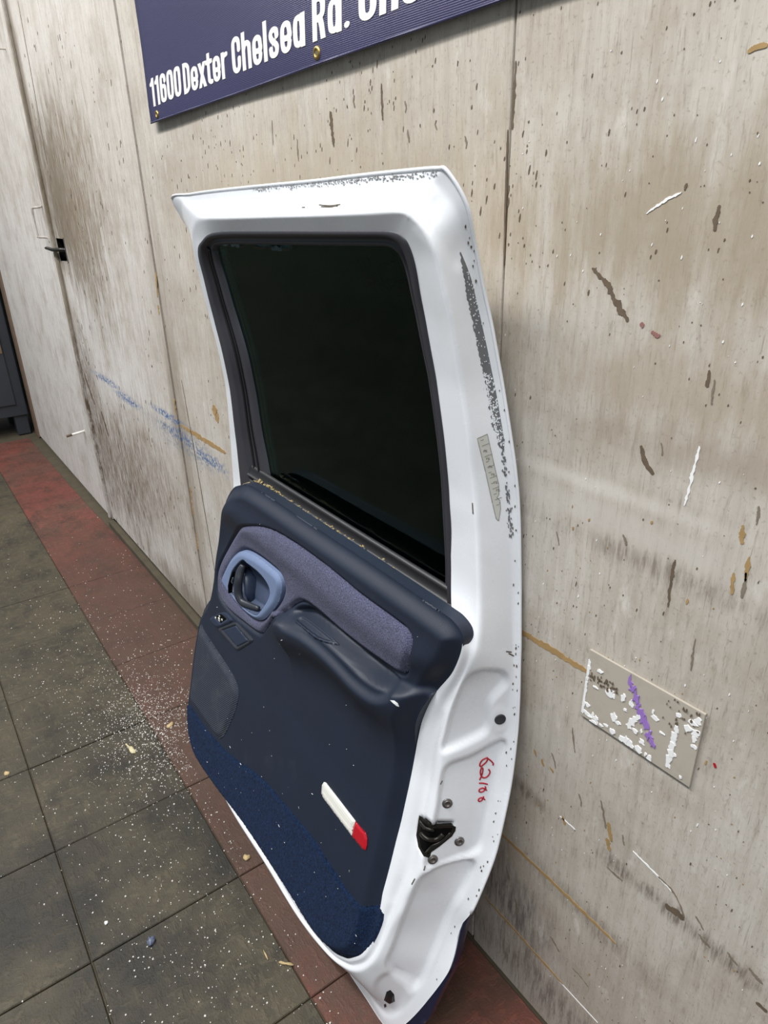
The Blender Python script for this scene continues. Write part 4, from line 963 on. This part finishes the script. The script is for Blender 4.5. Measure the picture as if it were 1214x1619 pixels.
# scraped edge: bare grey primer with torn paint
scl = [(727, 398), (730, 420), (735, 445), (738, 470), (745, 500), (751, 530), (757, 560), (762, 585), (768, 600), (771, 625), (776, 650), (780, 672), (786, 690), (792, 708)]
scr = [(797, 712), (796, 690), (791, 660), (785, 625), (777, 585), (769, 545), (760, 505), (752, 470), (744, 440), (735, 415)]
jag = []
for i, q in enumerate(catmull(scl, 8)): jag.append((q[0]+random.uniform(-1.3, 1.3)*(1+2.0*ss(560, 640, q[1])), q[1]))
decal('bare_primer_scrape', jag+[tuple(q) for q in catmull(scr, 4)], BV_frame, M_primer, door, 1.3, .0007, skirt=.0009)
def flecks(name, n, f, mat, smin, smax, asp=1.6):
    mb = MB()
    for _ in range(n):
        a, b = f(); p, nn = hit(BV_frame, a, b)
        if p is None: continue
        s = random.uniform(smin, smax); e1 = unit(np.cross(nn, (0, 0, 1))); e2 = np.cross(nn, e1); k = 6
        rg = [p+nn*.0011+e1*s*math.cos(t)*random.uniform(.5, 1.2)+e2*s*asp*math.sin(t)*random.uniform(.5, 1.2) for t in [2*math.pi*q/k for q in range(k)]]
        n0 = len(mb.v); mb.v += [tuple(q) for q in rg]+[tuple(q-nn*.0009) for q in rg]; mb.f += [tuple(range(n0, n0+k))]+[(n0+i, n0+(i+1) % k, n0+k+(i+1) % k, n0+k+i) for i in range(k)]
    return tag(mb.build(name, mat, door), kind='stuff')
def onscrape(lo, hi, bias):
    def f():
        y = random.uniform(lo, hi); xl = np.interp(y, [q[1] for q in scl], [q[0] for q in scl]); xr = np.interp(y, [q[1] for q in scr[::-1]], [q[0] for q in scr[::-1]]); return xl+(xr-xl)*random.random()**bias, y
    return f
flecks('torn_paint_flecks', 260, onscrape(590, 705, 2.6), M_white, .0004, .0011)
flecks('torn_paint_flecks', 60, onscrape(430, 575, 1.0), M_white, .0004, .0008)
def below():
    y = random.uniform(690, 850)**1.0; return np.interp(y, [690, 760, 850], [793, 800, 808])+random.gauss(0, 2.0), y
flecks('primer_flecks', 110, below, M_primer, .0004, .0012, 2.2)
def edge_pts():
    i = random.choice(range((NTOP+1)*SUB, (NTOP+24)*SUB)); p = proj(G[i, random.choice([1, 2, 3, 4])]); return p
flecks('edge_chips', 60, edge_pts, M_grimedark, .0004, .0013, 2)
# dirt packed behind the top flange, scratches on the frame
topd = [(500+random.gauss(0, 1), 0)]
def topdirt():
    x = random.uniform(400, 690); return x, np.interp(x, [342, 495, 648, 690], [312, 299, 286, 283])-8+random.gauss(0, 2.4)+(0 if x < 620 else random.uniform(-3, 3))
flecks('flange_grime', 320, topdirt, plain('grey_smear', (150, 148, 146), .7, var=.2), .0005, .0020, .3)
for _l in [[(505, 324), (520, 325.5), (538, 323.5)], [(508, 327), (522, 327.5), (530, 326)], [(478, 328), (482, 328)], [(512, 325), (534, 326)]]: strokes('frame_scratch', [_l], BV_frame, .0009, M_grimedark, door, .0001)
for _l in [[(696, 1240), (699, 1234)], [(672, 1369), (670, 1376)], [(656, 1389), (651, 1398)], [(747, 795), (748, 812)], [(804, 1033), (812, 1037)], [(800, 1030), (808, 1031)]]: strokes('jamb_scratch', [_l], BV_frame, .0010, M_grimedark, door, .0001)

# ------------------------------------------------------------------ litter on the floor
c0 = atZ(245, 1150, 0)
mb = MB(); cnt = 0
def chip(x, y, s, z=.0):
    n0 = len(mb.v); h = s*random.uniform(.3, .6); k = 5; t0 = random.uniform(0, 6)
    rg = [(x+s*random.uniform(.6, 1.2)*math.cos(t0+2*math.pi*q/k), y+s*random.uniform(.5, 1.1)*math.sin(t0+2*math.pi*q/k)) for q in range(k)]
    mb.v += [(a, b, z+.0001) for a, b in rg]+[(x+(a-x)*.7, y+(b-y)*.7, z+h) for a, b in rg]
    mb.f += [tuple(range(n0+k, n0+2*k))]+[(n0+i, n0+(i+1) % k, n0+k+(i+1) % k, n0+k+i) for i in range(k)]
for _ in range(4700):
    r = random.random()
    if r < .40: x, y = random.gauss(c0[0], .14), random.gauss(c0[1], .075)
    elif r < .72: x, y = random.gauss(c0[0]-.1, .42), random.gauss(c0[1]-.02, .14)
    elif r < .81: x, y = random.gauss(-.85, .22), random.gauss(-.46, .12)
    else: x, y = random.uniform(-3.2, .1), random.uniform(-1.3, -.02)
    lim = -.27 if x > -1.47 else -.035
    if y > lim or x < -3.6 or y < -2: continue
    chip(x, y, random.choice([.0009, .0011, .0013, .0016, .0022])*random.uniform(.8, 1.2))
tag(mb.build('floor_litter', plain('pale_chips', (206, 202, 196), .7, var=.3, scale=300), None), 'pale paint crumbs scattered over the floor tiles', 'litter', kind='stuff')
def litter(name, px, mat, label, cat, h=.002, group=None):
    poly = [atZ(a, b, 0)[:2] for a, b in px]; poly = [tuple(q) for q in catmull(poly, 3, True)]
    c = np.mean(poly, 0); e = tag(empty(name, (c[0], c[1], 0)), label, cat, group); n = len(poly); mbb = MB()
    zt = [h*(.6+.5*math.sin(i*1.7)) for i in range(n)]
    mbb.add([(p[0], p[1], .0003) for p in poly]+[(c[0]+(p[0]-c[0])*.96, c[1]+(p[1]-c[1])*.96, .0006+z) for p, z in zip(poly, zt)]+[(c[0], c[1], h*1.2)], [(i, (i+1) % n, n+(i+1) % n, n+i) for i in range(n)]+[(n+i, n+(i+1) % n, 2*n) for i in range(n)]+[tuple(range(n))[::-1]])
    b = mbb.build('blade' if cat == 'leaf' else 'piece', mat, e, smooth=True); return e
M_leaf = plain('dry_leaf', (205, 196, 158), .8, var=.15, scale=90); M_chip = plain('pale_wood_chip', (182, 160, 118), .8, var=.25, scale=120); M_clear = plain('grey_blue_plastic_scrap', (92, 100, 120), .3, var=.3, scale=200)
lf = litter('dry_leaf', [(198, 1177), (205, 1180), (212, 1184), (215, 1190), (211, 1192), (206, 1190), (203, 1183)], M_leaf, 'pale curled dry leaf on the dark olive tiles', 'leaf', .004)
p = [atZ(*q, .004) for q in ((198, 1177), (206, 1183), (211, 1190))]; mb = MB(); mb.tube(p, [.0006, .0007, .0003], 5); mb.build('midrib', M_chip, lf)
litter('wood_chip', [(263, 1150), (268, 1144), (274, 1142), (273, 1147), (268, 1151)], M_chip, 'small tan wood chip on red tile beside the speaker grille', 'wood chip', .003)
litter('wood_chip', [(385, 1354), (392, 1352), (396, 1356), (390, 1361), (385, 1359)], M_chip, 'tan chip on the brown tile beside the carpeted trim edge', 'wood chip', .004)
litter('wood_splinter', [(441, 1521), (452, 1522), (464, 1525), (463, 1527.5), (452, 1526), (442, 1524)], M_chip, 'long pale wood splinter lying across the tile joint', 'wood splinter', .003)
litter('wood_splinter', [(416, 1503), (418, 1504), (424, 1516), (423, 1518), (419, 1511)], M_chip, 'short thin splinter on olive tile beside longer splinter', 'wood splinter', .002)
litter('plastic_scrap', [(234, 1486), (238, 1482), (246, 1484), (244, 1491), (238, 1497), (233, 1494)], M_clear, 'crumpled dark grey blue plastic scrap on olive tile', 'scrap', .006)
litter('wood_chip', [(7, 1222), (14, 1220), (15, 1224), (8, 1227)], M_chip, 'square tan chip on the olive tile at the left picture edge', 'wood chip', .003)
litter('paper_scrap', [(165, 1459), (169, 1456), (171, 1459), (167, 1463)], M_flake, 'tiny white paper scrap on the olive tile', 'scrap', .002)
